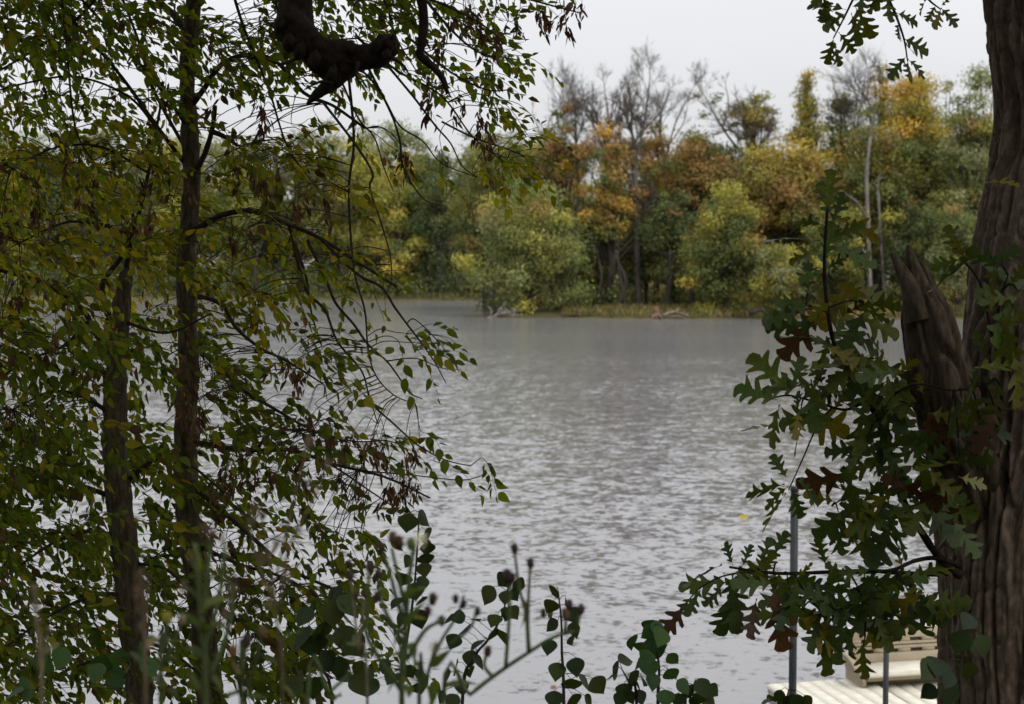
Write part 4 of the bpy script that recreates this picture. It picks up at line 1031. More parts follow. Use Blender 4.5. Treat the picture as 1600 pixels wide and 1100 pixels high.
A_BR = [([(300, 165), (318, 140), (345, 102), (385, 86), (430, 95), (475, 145), (520, 165), (570, 200)], 5, 2, 6.0, 5.5), ([(292, 48), (270, 22), (240, -8), (200, -60)], 6, 4, 6.0, 6.3), ([(300, 362), (325, 348), (353, 334), (403, 330), (450, 350), (500, 372), (560, 410), (620, 448)], 5.5, 2, 6.0, 5.4),
        ([(450, 350), (468, 400), (480, 440), (487, 490), (503, 542)], 3, 1.2, 5.7), ([(304, 270), (320, 240), (332, 200), (336, 165)], 5, 4, 5.95), ([(330, 205), (352, 214), (372, 228)], 5, 2.5, 5.95),
        ([(60, -30), (130, 50), (190, 120), (240, 190), (292, 260)], 2, 4, 5.6, 6.0), ([(110, -20), (210, 90), (260, 150), (294, 200)], 2, 4, 5.5, 6.0), ([(95, -20), (105, 80), (118, 200), (150, 260)], 2.4, 1.4, 5.5),
        ([(180, -30), (215, 60), (240, 140), (294, 240)], 2, 3, 6.3, 6.0), ([(300, 460), (345, 475), (369, 512), (406, 543), (450, 565), (505, 600)], 4, 1.2, 6.0, 5.5), ([(298, 540), (339, 569), (375, 606), (431, 640), (480, 668), (540, 690)], 4, 1.2, 6.0, 5.4),
        ([(298, 690), (360, 700), (410, 704), (460, 704), (520, 725), (600, 745), (672, 778)], 5, 1.2, 6.0, 5.4), ([(400, 703), (427, 676), (480, 672), (520, 683), (560, 690), (604, 688)], 2.6, 1, 5.7, 5.4), ([(470, 705), (520, 728), (575, 765), (612, 790)], 2.2, 1, 5.6), ([(560, 735), (640, 742), (720, 750), (757, 742)], 1.3, .7, 5.4),
        ([(302, 760), (350, 800), (400, 845), (450, 888), (520, 920), (580, 950)], 4.5, 1.5, 6.0, 5.4), ([(316, 930), (380, 975), (440, 1005), (520, 1060)], 4, 1.5, 6.0, 5.5), ([(306, 850), (370, 880), (450, 905), (520, 950)], 3.5, 1.3, 6.0, 5.6),
        # thin hanging twigs in the middle of the picture
        ([(500, 120), (561, 110), (596, 147), (624, 196), (660, 220), (690, 255), (745, 277)], 2.2, .8, 5.2), ([(596, 91), (645, 150), (680, 196), (704, 224), (722, 259), (746, 277)], 2.4, .8, 5.1), ([(575, 105), (610, 175), (624, 217), (631, 262), (659, 308), (687, 322)], 2.4, .8, 5.2), ([(505, 160), (554, 224), (582, 270), (578, 294), (596, 350), (610, 400), (612, 440)], 2.6, .9, 5.2),
        ([(535, 130), (560, 185), (585, 215), (600, 262), (615, 300)], 2.0, .8, 5.2), ([(560, 60), (620, 110), (690, 150), (740, 215), (800, 262)], 2.4, .9, 5.3), ([(545, 120), (553, 220), (545, 300), (553, 420), (570, 485), (575, 544), (587, 586), (615, 617), (649, 631)], 2.6, .8, 5.3),
        ([(500, 372), (558, 428), (595, 448), (618, 482), (635, 505), (660, 538), (680, 567), (697, 599)], 3, .8, 5.5), ([(480, 375), (508, 434), (525, 474), (553, 507), (575, 538), (604, 564), (623, 589), (640, 614), (660, 623)], 3, .8, 5.5), ([(455, 360), (468, 420), (482, 459), (508, 485), (527, 533), (564, 578), (575, 612), (590, 662)], 3.4, .9, 5.5),
        ([(575, 612), (581, 631), (615, 662), (654, 696), (697, 719), (735, 728)], 2, .9, 5.5), ([(604, 564), (650, 560), (690, 575), (720, 578)], 1.2, .6, 5.5), ([(635, 505), (650, 500), (690, 540), (718, 582)], 1.2, .6, 5.5),
        ([(500, -20), (640, -10), (740, 30), (790, 70)], 3, 1, 5.0), ([(700, -80), (760, -20), (830, 0), (905, 20)], 3, 1, 5.0), ([(620, -60), (690, 30), (745, 80), (800, 92)], 3, 1, 5.1), ([(640, 60), (700, 110), (760, 140), (800, 140)], 2.2, .9, 5.1), ([(690, 190), (740, 215), (790, 232), (822, 245)], 1.8, .8, 5.2), ([(560, -60), (600, 0), (620, 60), (650, 110)], 2.4, 1, 5.3), ([(420, -60), (440, 30), (500, 60), (560, 60)], 3, 1.2, 5.4), ([(350, -60), (380, 40), (420, 140), (450, 230), (500, 300)], 3, 1, 5.6)]
A_BR += [([(318, -200), (200, -180), (60, -120), (-60, -60)], 4, 2, 6.0, 5.6), ([(318, -150), (420, -160), (560, -140), (700, -100)], 4, 2, 6.0, 5.5), ([(303, -60), (180, -70), (40, -40), (-70, 40)], 4, 2, 6.0, 5.5), ([(300, -90), (150, -130), (0, -200), (-80, -230)], 4, 2, 6.0, 5.6), ([(200, -60), (120, 30), (50, 80), (0, 110)], 3, 1.5, 5.8), ([(330, -240), (500, -260), (700, -220)], 3, 1.5, 6.0)]
for a in A_BR: branch('A', *a)
B_BR = [([(172, 500), (160, 445), (190, 400), (215, 340), (232, 270), (245, 200), (255, 140)], 5, 2, 5.7, 5.6), ([(178, 580), (140, 500), (112, 469), (62, 440), (0, 422), (-60, 400)], 5, 2.5, 5.7, 5.4), ([(205, 370), (175, 356), (134, 347), (94, 350), (30, 380)], 3, 1.5, 5.7, 5.4), ([(196, 430), (205, 372), (212, 345)], 5, 3, 5.7),
        ([(186, 500), (260, 520), (330, 490)], 3, 1.4, 5.7, 5.5), ([(178, 650), (130, 620), (80, 612), (20, 640)], 4, 1.5, 5.7, 5.4), ([(200, 750), (235, 722), (265, 716), (300, 728), (350, 770)], 4, 1.5, 5.7, 5.5), ([(186, 780), (130, 760), (70, 740), (0, 730), (-40, 740)], 5, 2, 5.7, 5.5), ([(192, 840), (140, 830), (80, 850), (10, 900)], 4, 1.5, 5.7, 5.4),
        ([(205, 930), (150, 930), (80, 960), (10, 1010)], 4, 1.5, 5.7, 5.4), ([(212, 880), (260, 890), (300, 930), (340, 990)], 3, 1.4, 5.7, 5.5), ([(216, 1010), (150, 1030), (80, 1060), (20, 1110)], 3, 1.5, 5.7, 5.4), ([(220, 1000), (270, 1020), (330, 1070)], 3, 1.5, 5.7, 5.5), ([(140, 500), (100, 540), (50, 560), (0, 590)], 3, 1.5, 5.6, 5.4),
        ([(245, 200), (200, 150), (120, 120), (40, 130), (-30, 150)], 2.4, 1.2, 5.6, 5.3), ([(232, 270), (160, 230), (90, 230), (20, 260)], 2.4, 1.2, 5.6, 5.3)]
for a in B_BR: branch('B', *a)

# leafy sprays: where the photograph shows leaves, by 100-pixel cells
GRID = np.array([
    [.70, .70, .62, .50, .52, .50, .46, .40, .16],
    [.70, .62, .62, .50, .40, .34, .32, .40, .03],
    [.66, .58, .60, .58, .42, .18, .04, .22, .04],
    [.55, .50, .55, .56, .42, .14, .00, .00, .00],
    [.42, .48, .52, .48, .34, .10, .03, .00, .00],
    [.60, .52, .46, .46, .20, .05, .04, .00, .00],
    [.62, .56, .44, .46, .24, .06, .01, .00, .00],
    [.66, .62, .52, .46, .36, .16, .03, .02, .00],
    [.66, .64, .60, .56, .52, .18, .00, .00, .00],
    [.62, .64, .60, .60, .55, .28, .02, .00, .00],
    [.58, .60, .56, .56, .50, .28, .06, .00, .00]])
NEARC = np.array([(.098, .128, .010), (.128, .148, .010), (.080, .105, .011), (.170, .158, .010), (.064, .085, .011)])
YELC = np.array([(.20, .165, .015), (.16, .15, .015), (.24, .17, .02)])
BRNC = np.array([(.085, .050, .020), (.065, .038, .018)])
ALL = {k_: np.concatenate(v_) for k_, v_ in SK.items()}
LEAF = {'A': [], 'B': []}; TW = {'A': MB(), 'B': MB()}
def spray(x, y, key, n_leaf=None, yel=.06, brn=.05, dz=None):
    d_ = rng.uniform(5.0, 6.5) if dz is None else dz
    if dz is None and (250 < x < 315 or (y > 400 and 140 < x < 225)) and rng.random() < .8: d_ = rng.uniform(6.15, 6.9)
    p0 = at(x, y, d_)
    ang = math.radians(rng.normal(38, 28))
    L = rng.uniform(.12, .24)
    tip = p0 + RT * math.cos(ang) * L - UP * math.sin(ang) * L + FWD * rng.normal() * .07
    mid = (p0 + tip) / 2 + np.array([0, 0, .03])
    al = ALL[key]
    df = al - p0; sc = (df ** 2).sum(1) + np.where(df[:, 2] < -.05, .25, 0)
    j = np.argmin(sc)
    a0 = al[j]; dist = np.linalg.norm(a0 - p0)
    if dist < .45:
        c1 = (a0 + p0) / 2 + np.array([0, 0, .10 * dist]) + rng.normal(size=3) * .03 * dist
        p, rr = smooth_path([a0, c1, p0, mid, tip], [.0022, .0018, .0015, .0012, .0008], 4)
    else:
        p, rr = smooth_path([p0, mid, tip], [.0015, .0012, .0008], 4)
    tube(TW[key], p, rr, 4, cap=False)
    n = n_leaf or rng.integers(8, 14)
    t = np.linspace(.12, 1.0, n) ; t = t + rng.normal(size=n) * .03
    t = np.clip(t, 0, 1)
    base = p0 * ((1 - t) ** 2)[:, None] + mid * (2 * t * (1 - t))[:, None] + tip * (t ** 2)[:, None]
    td = nrm(tip - p0); sidev = nrm(np.cross(td, nrm(rng.normal(size=3) + np.array([0, 0, 1]))))
    s = np.where(np.arange(n) % 2 == 0, 1, -1)[:, None]
    dr = nrm(td * 1.05 + sidev * s * rng.uniform(.5, 1.0, (n, 1)) + rng.normal(size=(n, 3)) * .25 + np.array([0, 0, -.35]))
    base = base + dr * rng.uniform(.005, .02, (n, 1))
    nm = nrm(rng.normal(size=(n, 3)) * .7 + np.array([0, -.35, .6]))
    ln = rng.uniform(.028, .056, n) * (1.15 if y > 480 else 1.0); wd = ln * rng.uniform(.44, .64, n)
    r = rng.random()
    col = NEARC[rng.integers(0, len(NEARC), n)]  # lit upper and middle, shaded lower leaves, put into the colour by height
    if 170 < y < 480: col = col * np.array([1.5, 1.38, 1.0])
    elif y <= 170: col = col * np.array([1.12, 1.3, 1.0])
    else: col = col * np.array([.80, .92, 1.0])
    rr_ = rng.random(n)
    yv = yel * (4 if r < .12 else .6)
    col = np.where((rr_ < yv)[:, None], YELC[rng.integers(0, 3, n)], col)
    col = np.where((rr_ > 1 - brn)[:, None], BRNC[rng.integers(0, 2, n)], col) * rng.uniform(.75, 1.25, (n, 1))
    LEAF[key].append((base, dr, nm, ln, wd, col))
for r_ in range(-3, 11):
    for c_ in range(-1, 9):
        cov = GRID[max(r_, 0), max(c_, 0)] * (.8 if r_ < 0 else 1)
        n = rng.poisson(-math.log(1 - min(cov, .9)) * (35.0 if r_ >= 5 else 31.0 if r_ >= 2 else 31.0))
        for k in range(n):
            x, y = (c_ + rng.random()) * 100 - 30, (r_ + rng.random()) * 100 - 25
            if r_ >= 0 and vnoise(np.array([[x / 55, y / 55, 2.5]]))[0] < .40 and rng.random() < .85: continue
            key = 'B' if (x < 215 and y > 110) else 'A'
            ye = .16 if 200 < y < 480 else .05
            spray(x, y, key, yel=ye, brn=.07)
for (x, y, n) in ((735, 60, 3), (775, 95, 4), (765, 120, 4), (770, 150, 3), (780, 225, 4), (790, 240, 4), (765, 255, 3), (800, 235, 3), (720, 120, 3), (640, 515, 3), (655, 530, 3), (625, 500, 2), (500, 560, 3), (480, 545, 2), (505, 590, 2), (500, 640, 2), (520, 655, 2), (650, 672, 1), (700, 722, 1), (545, 860, 3), (520, 840, 3), (480, 830, 3), (560, 960, 3), (600, 420, 3), (560, 440, 3)):
    for k in range(n): spray(x + rng.normal() * 14, y + rng.normal() * 12, 'A', n_leaf=rng.integers(5, 9), yel=.08, brn=.03, dz=rng.uniform(5.1, 5.6))

# single leaf meshes shared by the leaves built one by one
def small_leaf_mesh(col, name='leaf', fold=.25, droop=.12, broad=1.0):
    m2 = MB()
    T_ = [(0, 0), (.04, .16), (.11, .30), (.20, .41), (.31, .475), (.43, .47), (.56, .405), (.68, .31), (.79, .20), (.88, .105), (.95, .04), (1, 0)]
    v = []
    for (t, wd) in T_:
        for s in (1, 0, -1): v.append((t, s * wd * broad, fold * abs(s) * wd - droop * t * t))
    q = []
    for i in range(len(T_) - 1): q += [(3 * i, 3 * i + 1, 3 * i + 4, 3 * i + 3), (3 * i + 1, 3 * i + 2, 3 * i + 5, 3 * i + 4)]
    m2.add(v, q, col); me = m2.mesh(name, True, True); return me
SM = [(c_, small_leaf_mesh(c_)) for c_ in np.concatenate([NEARC, YELC[:2], BRNC])]
for _, me in SM: me.materials.append(M['near_leaf'])
SMC = np.array([c_ for c_, _ in SM])
for key, T in (('A', TA), ('B', TB)):
    base = np.concatenate([l[0] for l in LEAF[key]]); dr = np.concatenate([l[1] for l in LEAF[key]]); nm = np.concatenate([l[2] for l in LEAF[key]])
    ln = np.concatenate([l[3] for l in LEAF[key]]); wd = np.concatenate([l[4] for l in LEAF[key]]); col = np.concatenate([l[5] for l in LEAF[key]])
    rel = base - CAM; dep = rel @ FWD; px = 800 + F * (rel @ RT) / dep; py = 550 - F * (rel @ UP) / dep
    inside = (px > 5) & (px < 1595) & (py > 5) & (py < 1095)
    facing = np.abs((nrm(np.cross(dr, np.cross(nm, dr))) * nrm(rel)).sum(1))
    score = np.where(inside, ln * wd * (.25 + facing) / dep ** 2, 0)
    idx = np.argsort(-score)[:300]; rest = np.ones(len(base), bool); rest[idx] = False
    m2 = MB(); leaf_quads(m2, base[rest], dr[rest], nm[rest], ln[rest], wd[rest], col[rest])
    o = link('leaves', m2.mesh('leaves'), M['near_leaf'], T); o['kind'] = 'stuff'
    o = link('twigs', TW[key].mesh('twigs', False), M['twig'], T); o['kind'] = 'stuff'
    for i in idx:
        j = np.argmin(((SMC - col[i]) ** 2).sum(1))
        put_leaf(SM[j][1], base[i], base[i] + nrm(dr[i]) * ln[i], nm[i], T, wscale=wd[i] / ln[i] / .95)
# crown of the tall tree above the picture
m2 = MB()
for k in range(42):
    c_ = at(rng.uniform(-250, 760), rng.uniform(-1150, -420), rng.uniform(4.6, 7.4)); r = rng.uniform(.25, .5)
    n = int(420 * r * r / .2); d_ = rdir(n)
    leaf_quads(m2, c_ + d_ * r * (rng.random((n, 1)) ** .5), nrm(rdir(n) + np.array([.3, 0, -.5])), nrm(rdir(n) + np.array([0, 0, .8])), rng.uniform(.06, .09, n), rng.uniform(.03, .045, n), NEARC[rng.integers(0, 5, n)])
o = link('upper_leaves', m2.mesh('upper_leaves'), M['near_leaf'], TA); o['kind'] = 'stuff'

# hanging bunches of winged seeds
def seed_mesh(k):
    r = np.random.default_rng(300 + k); m2 = MB(); n = r.integers(9, 15)
    tube(m2, [(0, 0, 0), (.004, .002, -.05), (0, 0, -.09)], [.0012, .001, .0008], 4, (.05, .03, .018))
    t = r.uniform(.15, 1, n); b = np.stack([r.normal(size=n) * .006, r.normal(size=n) * .006, -t * .09], -1)
    dr = nrm(np.stack([r.normal(size=n) * .35, r.normal(size=n) * .35, -np.ones(n)], -1)); nm = nrm(r.normal(size=(n, 3)))
    cc = np.array([(.070, .036, .020), (.095, .050, .026), (.050, .026, .016), (.12, .072, .035)])[r.integers(0, 4, n)]
    leaf_quads(m2, b, dr, nm, r.uniform(.030, .045, n), r.uniform(.009, .014, n), cc, .1, .05)
    me = m2.mesh('seed_cluster'); me.materials.append(M['seed']); return me
SEED = [seed_mesh(k) for k in range(6)]
SP = []
for (x, y, n, sx, sy) in ((575, 700, 6, 70, 10), (520, 690, 5, 50, 10), (630, 770, 6, 30, 10), (560, 705, 5, 60, 8), (600, 712, 5, 40, 8), (640, 760, 6, 26, 10), (545, 770, 4, 40, 14), (470, 700, 4, 40, 14), (505, 740, 4, 30, 10), (450, 575, 3, 20, 4), (470, 580, 3, 14, 4), (480, 655, 3, 20, 6), (700, 20, 5, 30, 18), (745, 25, 4, 16, 10), (690, 70, 4, 20, 16), (765, 55, 3, 14, 8),
                          (800, 35, 3, 8, 8), (840, 22, 4, 12, 6), (878, 36, 3, 8, 8), (905, 12, 3, 8, 6), (680, 150, 4, 20, 20), (720, 165, 3, 16, 16), (745, 185, 3, 10, 10), (770, 230, 2, 10, 8), (420, 280, 6, 40, 24), (480, 310, 6, 30, 20), (250, 250, 6, 40, 40), (380, 260, 5, 30, 30), (120, 300, 6, 40, 40), (20, 350, 6, 24, 30), (70, 330, 4, 24, 24),
                          (120, 260, 4, 12, 24), (230, 340, 4, 20, 20), (370, 380, 5, 30, 20), (20, 470, 4, 20, 16), (100, 520, 4, 30, 16), (290, 560, 6, 24, 30), (150, 560, 4, 30, 20), (20, 620, 4, 20, 20), (280, 620, 6, 24, 30), (360, 740, 7, 30, 20), (390, 750, 6, 30, 20), (300, 650, 4, 20, 20), (420, 170, 4, 20, 20), (350, 130, 3, 20, 20), (330, 60, 3, 20, 20), (260, 130, 3, 16, 16), (630, 250, 3, 12, 10), (590, 70, 3, 20, 10), (520, 60, 3, 20, 10), (80, 630, 3, 20, 10), (340, 870, 5, 30, 30), (370, 930, 4, 30, 30)):
    for k in range(n): SP.append((x + rng.normal() * sx * .6, y + rng.normal() * sy * .6))
STM = {'A': MB(), 'B': MB()}; stn = {'A': 0, 'B': 0}
for i, (x, y) in enumerate(SP):
    key = 'B' if (x < 215 and y > 110) else 'A'; T = TA if key == 'A' else TB
    d_ = rng.uniform(5.1, 5.7); p0 = at(x, y - 14, d_)
    al = ALL[key]; df = al - p0; j = np.argmin((df ** 2).sum(1) + np.where(df[:, 2] < 0, .2, 0))
    if np.linalg.norm(df[j]) < 1.2:
        p, rr = smooth_path([al[j], (al[j] + p0) / 2 + np.array([0, 0, .04]), p0], [.002, .0016, .001], 4); tube(STM[key], p, rr, 4, cap=False)
    stn[key] += 1
    o = bpy.data.objects.new('seed_cluster', SEED[i % 6]); C.objects.link(o); o.parent = T
    o.matrix_parent_inverse = Matrix.Translation(-LOC[T.name]); o.location = Vector(p0); s = rng.uniform(.7, 1.25)
    o.rotation_euler = (rng.normal() * .25, rng.normal() * .25, rng.uniform(0, 6.28)); o.scale = (s, s, s)
for key, T in (('A', TA), ('B', TB)):
    if stn[key]: o = link('seed_stalks', STM[key].mesh('seed_stalks', False), M['twig'], T); o['kind'] = 'stuff'

# ------------------------------------------------------------------ round-leaved saplings on the bank
SAPC = [(.024, .042, .012), (.019, .034, .012), (.030, .048, .011), (.036, .046, .010)]
SAPB = [(.032, .075, .020), (.040, .085, .020), (.026, .062, .020)]
def sap_leaf(col):
    me = small_leaf_mesh(col, 'leaf', .16, .10, 1.05); me.materials.append(M['oak_leaf']); return me
SAPM = [sap_leaf(c_) for c_ in SAPC]; SAPMB = [sap_leaf(c_) for c_ in SAPB]
def sapling(label, stem, lv, d_=4.5, bright=False, name='sapling', auto=0, L0=30):
    """stem: pixel polyline from top to bottom; lv: leaf centres"""
    foot = at(stem[-1][0], stem[-1][1], d_); gz = float(ground_z(foot[:1], foot[1:2])[0])
    T = empty(name, (foot[0], foot[1], gz), label, 'sapling')
    w_ = [at(x, y, d_) for (x, y) in stem] + [np.array([foot[0], foot[1], gz - .1])]
    p, rr = smooth_path(w_, np.linspace(.0022, .0065, len(w_)), 6)
    m2 = MB(); tube(m2, p, rr, 7, wob=.1)
    lv = list(lv)
    for k in range(auto):
        q_ = p[rng.integers(0, max(2, int(len(p) * .6)))]; rel = q_ - CAM; dep = rel @ FWD
        a_ = rng.uniform(0, 6.28); R_ = rng.uniform(10, 46)
        lv.append((800 + F * (rel @ RT) / dep + math.cos(a_) * R_, 550 - F * (rel @ UP) / dep + math.sin(a_) * R_ * .6))
    for (x, y) in lv:
        dd = d_ + rng.normal() * .05
        c_ = at(x, y, dd); up_ = p[p[:, 2] > c_[2] - .05]; up_ = up_ if len(up_) else p
        j = np.argmin(((up_ - c_ - np.array([0, 0, .03])) ** 2).sum(1)); s0 = up_[j]
        out = nrm(c_ - s0 + rng.normal(size=3) * .015); L = L0 * rng.uniform(.8, 1.15) * d_ / F
        dr = nrm(out * .7 + np.array([0, 0, -.55]) + rng.normal(size=3) * .25)
        b0 = c_ - dr * L * .5
        nm = nrm(-FWD * rng.uniform(.2, 1.1) + np.array([0, 0, .7]) + rng.normal(size=3) * .45)
        tube(m2, [s0, (s0 + b0) / 2 + np.array([0, 0, .008]), b0], [.0014, .0011, .0009], 4, cap=False)
        put_leaf(random.choice(SAPMB if bright else SAPM), b0, b0 + dr * L, nm, T, wscale=rng.uniform(.85, 1.1))
    link('stem', m2.mesh('stem', False, True), M['twig'], T)
sapling('dark round-leaved sapling standing behind white weed fluff', [(655, 800), (652, 860), (645, 940), (632, 1030), (628, 1110)], [(662, 811), (637, 818), (667, 838), (668, 858), (666, 874), (636, 878), (663, 891), (630, 906), (660, 912), (650, 924), (620, 942), (657, 940), (655, 968), (668, 850), (640, 925), (625, 970), (600, 1040), (575, 1055), (610, 1060), (560, 1045), (580, 1075), (640, 1050), (655, 1075)], 4.4)
sapling('dark sapling with spaced round leaves left of pale arching stalk', [(796, 905), (785, 960), (762, 1000), (740, 1030), (722, 1110)], [(763, 931), (786, 907), (812, 915), (805, 928), (790, 934), (772, 970), (792, 960), (802, 958), (770, 992), (785, 995), (738, 968), (715, 965), (702, 968), (725, 985), (708, 1003), (745, 1008), (735, 1030), (748, 1035), (712, 1045), (735, 1050), (698, 1058), (722, 1075), (690, 1090), (706, 1098)], 4.4)
sapling('slim upright sapling with drooping pairs of leaves', [(872, 922), (877, 970), (878, 1020), (881, 1110)], [(865, 925), (884, 938), (860, 948), (862, 978), (896, 962), (898, 985), (893, 1000), (858, 1012), (870, 1050), (900, 1043), (894, 1070), (914, 1068), (935, 1072), (866, 1094), (897, 1096), (920, 1098), (862, 956)], 4.5)
sapling('bright green sapling right of the slim upright one', [(1022, 976), (1026, 1010), (1030, 1050), (1028, 1110)], [(1018, 980), (1030, 985), (1012, 990), (1032, 996), (988, 1004), (1003, 1010), (1018, 1012), (1026, 1018), (1034, 1008), (1000, 1036), (1015, 1045), (1052, 1030), (1046, 1054), (1020, 1066), (1068, 1074), (1040, 1092), (1050, 1054), (1010, 1028)], 4.5, True)
sapling('dark low sapling leaning left of the bright green one', [(972, 1046), (984, 1070), (995, 1112)], [(978, 1032), (962, 1050), (990, 1062), (955, 1056), (998, 1076), (975, 1080), (968, 1094), (1000, 1090), (1005, 1064), (985, 1090)], 4.6)
sapling('dark low sapling right of the bright green one', [(1085, 1066), (1078, 1090), (1070, 1115)], [(1098, 1076), (1114, 1080), (1076, 1082), (1092, 1092), (1060, 1096), (1108, 1098), (1085, 1100)], 4.6)
sapling('dark leafy sapling among weeds left of white fluff', [(520, 925), (505, 985), (500, 1040), (520, 1115)], [(525, 935), (545, 948), (540, 965), (520, 960), (475, 965), (500, 990), (490, 1010), (480, 1040), (510, 1035), (470, 1062), (490, 1075), (460, 1075), (540, 1000), (555, 1010), (545, 1060), (530, 1045), (565, 1070), (470, 1000)], 4.5, L0=44)
sapling('green sapling leaves in front of oak trunk foot', [(1520, 968), (1508, 1000), (1500, 1050), (1500, 1120)], [(1512, 972), (1530, 985), (1500, 1005), (1520, 1012), (1535, 1010), (1465, 1042), (1450, 1048), (1480, 1060), (1466, 1080), (1450, 1082), (1484, 1088), (1505, 1035), (1512, 1050)], 4.25, False, L0=38)
sapling('dark leaf tips in front of dock end planks', [(1232, 1078), (1228, 1098), (1225, 1120)], [(1216, 1088), (1235, 1094), (1245, 1099), (1205, 1092), (1262, 1098), (1195, 1098), (1222, 1100)], 4.9, L0=26)
sapling('dark green sapling behind weeds in bottom corner of photo', [(210, 1005), (205, 1050), (200, 1110)], [(160, 1040), (185, 1030), (225, 1022), (200, 1045), (180, 1060), (150, 1052), (235, 1040), (70, 1040), (20, 1085), (40, 1080), (95, 1030)], 4.4, True, L0=40)

# ------------------------------------------------------------------ weeds close to the lens
WG = [(.085, .125, .040), (.115, .150, .060), (.070, .100, .034)]
def head(m2, c_, r, col, axis=(0, 0, 1), el=1.4):
    c_ = np.asarray(c_); n, s = 5, 7
    pts = [c_ + np.array(axis) * (t - .5) * 2 * r * el for t in np.linspace(0, 1, n)]
    tube(m2, pts, [r * .45, r * .95, r, r * .85, r * .5], s, col, wob=.2)
    k = 14; d_ = nrm(rng.normal(size=(k, 3)) * np.array([1, 1, .4]) + np.array([0, 0, .9]))
    diamond(m2, c_ + d_ * r * 1.3, d_, rdir(k), np.full(k, r * 1.3), np.full(k, r * .3), np.broadcast_to(np.array(col), (k, 3)) * rng.uniform(.8, 1.3, (k, 1)))
def weed(label, d_, stems, heads, leaves=(), scol=None, fluff=(), r=.0032, name='weed'):
    """stems: polylines from top down; the first one runs to the ground"""
    s0 = stems[0]; foot = at(s0[-1][0], s0[-1][1], d_); gz = float(ground_z(foot[:1], foot[1:2])[0])
    T = empty(name, (foot[0], foot[1], gz), label, 'weed'); m2 = MB(); scol = scol or WG[0]
    for i, s in enumerate(stems):
        w_ = [at(x, y, d_) for (x, y) in s]
        if i == 0: w_.append(np.array([foot[0], foot[1], gz - .06]))
        p, rr = smooth_path(w_, np.linspace(r * .5 if i else r * .6, r if i == 0 else r * .8, len(w_)), 5)
        tube(m2, p, rr, 7, scol)
    link('stem', m2.mesh('stem', True, True), M['weed'], T)
    for (x, y, rp, col) in heads:
        h = MB(); head(h, at(x, y, d_), rp * d_ / F, col); link('flower_head', h.mesh('flower_head'), M['weed'], T)
    for (x, y, rp, col) in fluff:
        h = MB(); n = 260; dd = rdir(n); c_ = at(x, y, d_); R_ = rp * d_ / F
        pos = c_ + dd * R_ * (rng.random((n, 1)) ** .5) * np.array([.75, .75, 1.0])
        diamond(h, pos, dd, rdir(n), np.full(n, R_ * .5), np.full(n, R_ * .05), np.broadcast_to(np.array(col), (n, 3)) * rng.uniform(.8, 1.2, (n, 1)))
        o = link('seed_fluff', h.mesh('seed_fluff'), M['weed'], T); o['kind'] = 'stuff'
    for (x, y, x2, y2, col) in leaves:
        p0, p1 = at(x, y, d_), at(x2, y2, d_ + rng.normal() * .05)
        me = small_leaf_mesh(col, 'leaf', .2, .25); me.materials.append(M['weed'])
        put_leaf(me, p0, p1, nrm(-FWD * rng.uniform(.3, 1) + np.array([0, 0, .8]) + rng.normal(size=3) * .4), T, wscale=rng.uniform(.16, .28))
PU, BRW, BEI, TAN = (.075, .048, .046), (.075, .048, .032), (.27, .22, .16), (.16, .11, .07)
weed('pale green arching stalk with upright brown-headed twigs', 2.3, [[(905, 985), (866, 995), (828, 1018), (780, 1050), (735, 1085), (690, 1130)], [(804, 862), (812, 920), (822, 960), (826, 1018)], [(829, 884), (826, 930), (825, 980), (827, 1018)], [(797, 905), (796, 960), (790, 1044)], [(908, 950), (900, 985)], [(884, 960), (884, 992)], [(762, 1015), (757, 1040), (770, 1058)]],
     [(804, 857, 6, PU), (829, 880, 6, PU), (792, 900, 8, PU), (800, 904, 6, BRW), (908, 952, 6, PU), (884, 960, 7, TAN), (890, 945, 6, PU), (849, 958, 5, BRW), (762, 1018, 6, PU)], [(818, 935, 824, 985, BEI), (690, 1075, 752, 1060, WG[1])], WG[1], r=.0045)
weed('green weed topped by round white seed fluff', 2.1, [[(648, 850), (640, 900), (634, 980), (630, 1060), (628, 1120)], [(612, 856), (622, 900), (636, 960)], [(598, 862), (612, 905), (618, 930), (634, 980)], [(577, 890), (574, 950), (576, 1000), (628, 1080)], [(591, 900), (600, 950), (632, 1010)], [(690, 970), (664, 985), (636, 1030)]],
     [(613, 840, 7, TAN), (596, 856, 6, BRW), (577, 886, 6, PU), (591, 897, 6, PU), (589, 932, 6, BRW), (623, 848, 8, BRW), (556, 930, 5, BRW), (676, 936, 7, BRW), (668, 955, 6, PU), (642, 850, 7, (.16, .22, .06))], [(636, 940, 660, 900, WG[0]), (634, 980, 612, 1000, WG[2]), (632, 1010, 668, 1040, WG[0]), (630, 1050, 600, 1080, WG[2]), (634, 990, 650, 940, WG[0]), (632, 1030, 606, 1010, (.2, .17, .08)), (640, 960, 668, 968, (.22, .20, .05)), (630, 1070, 652, 1098, WG[1])], WG[0], [(657, 843, 15, (.72, .72, .68))], .005)
weed('weed with fat beige seed tuft right of green stem', 2.2, [[(682, 1005), (672, 1040), (662, 1080), (655, 1120)], [(725, 930), (715, 960), (690, 1000), (672, 1040)], [(745, 950), (735, 980), (700, 1010)]], [(712, 936, 5, PU), (724, 944, 5, PU), (746, 955, 5, PU), (690, 970, 6, BRW)], [(672, 1040, 700, 1020, WG[0]), (664, 1075, 640, 1050, WG[2]), (664, 1070, 684, 1090, WG[0])], WG[2], [(680, 1012, 13, (.50, .42, .32))], .004)
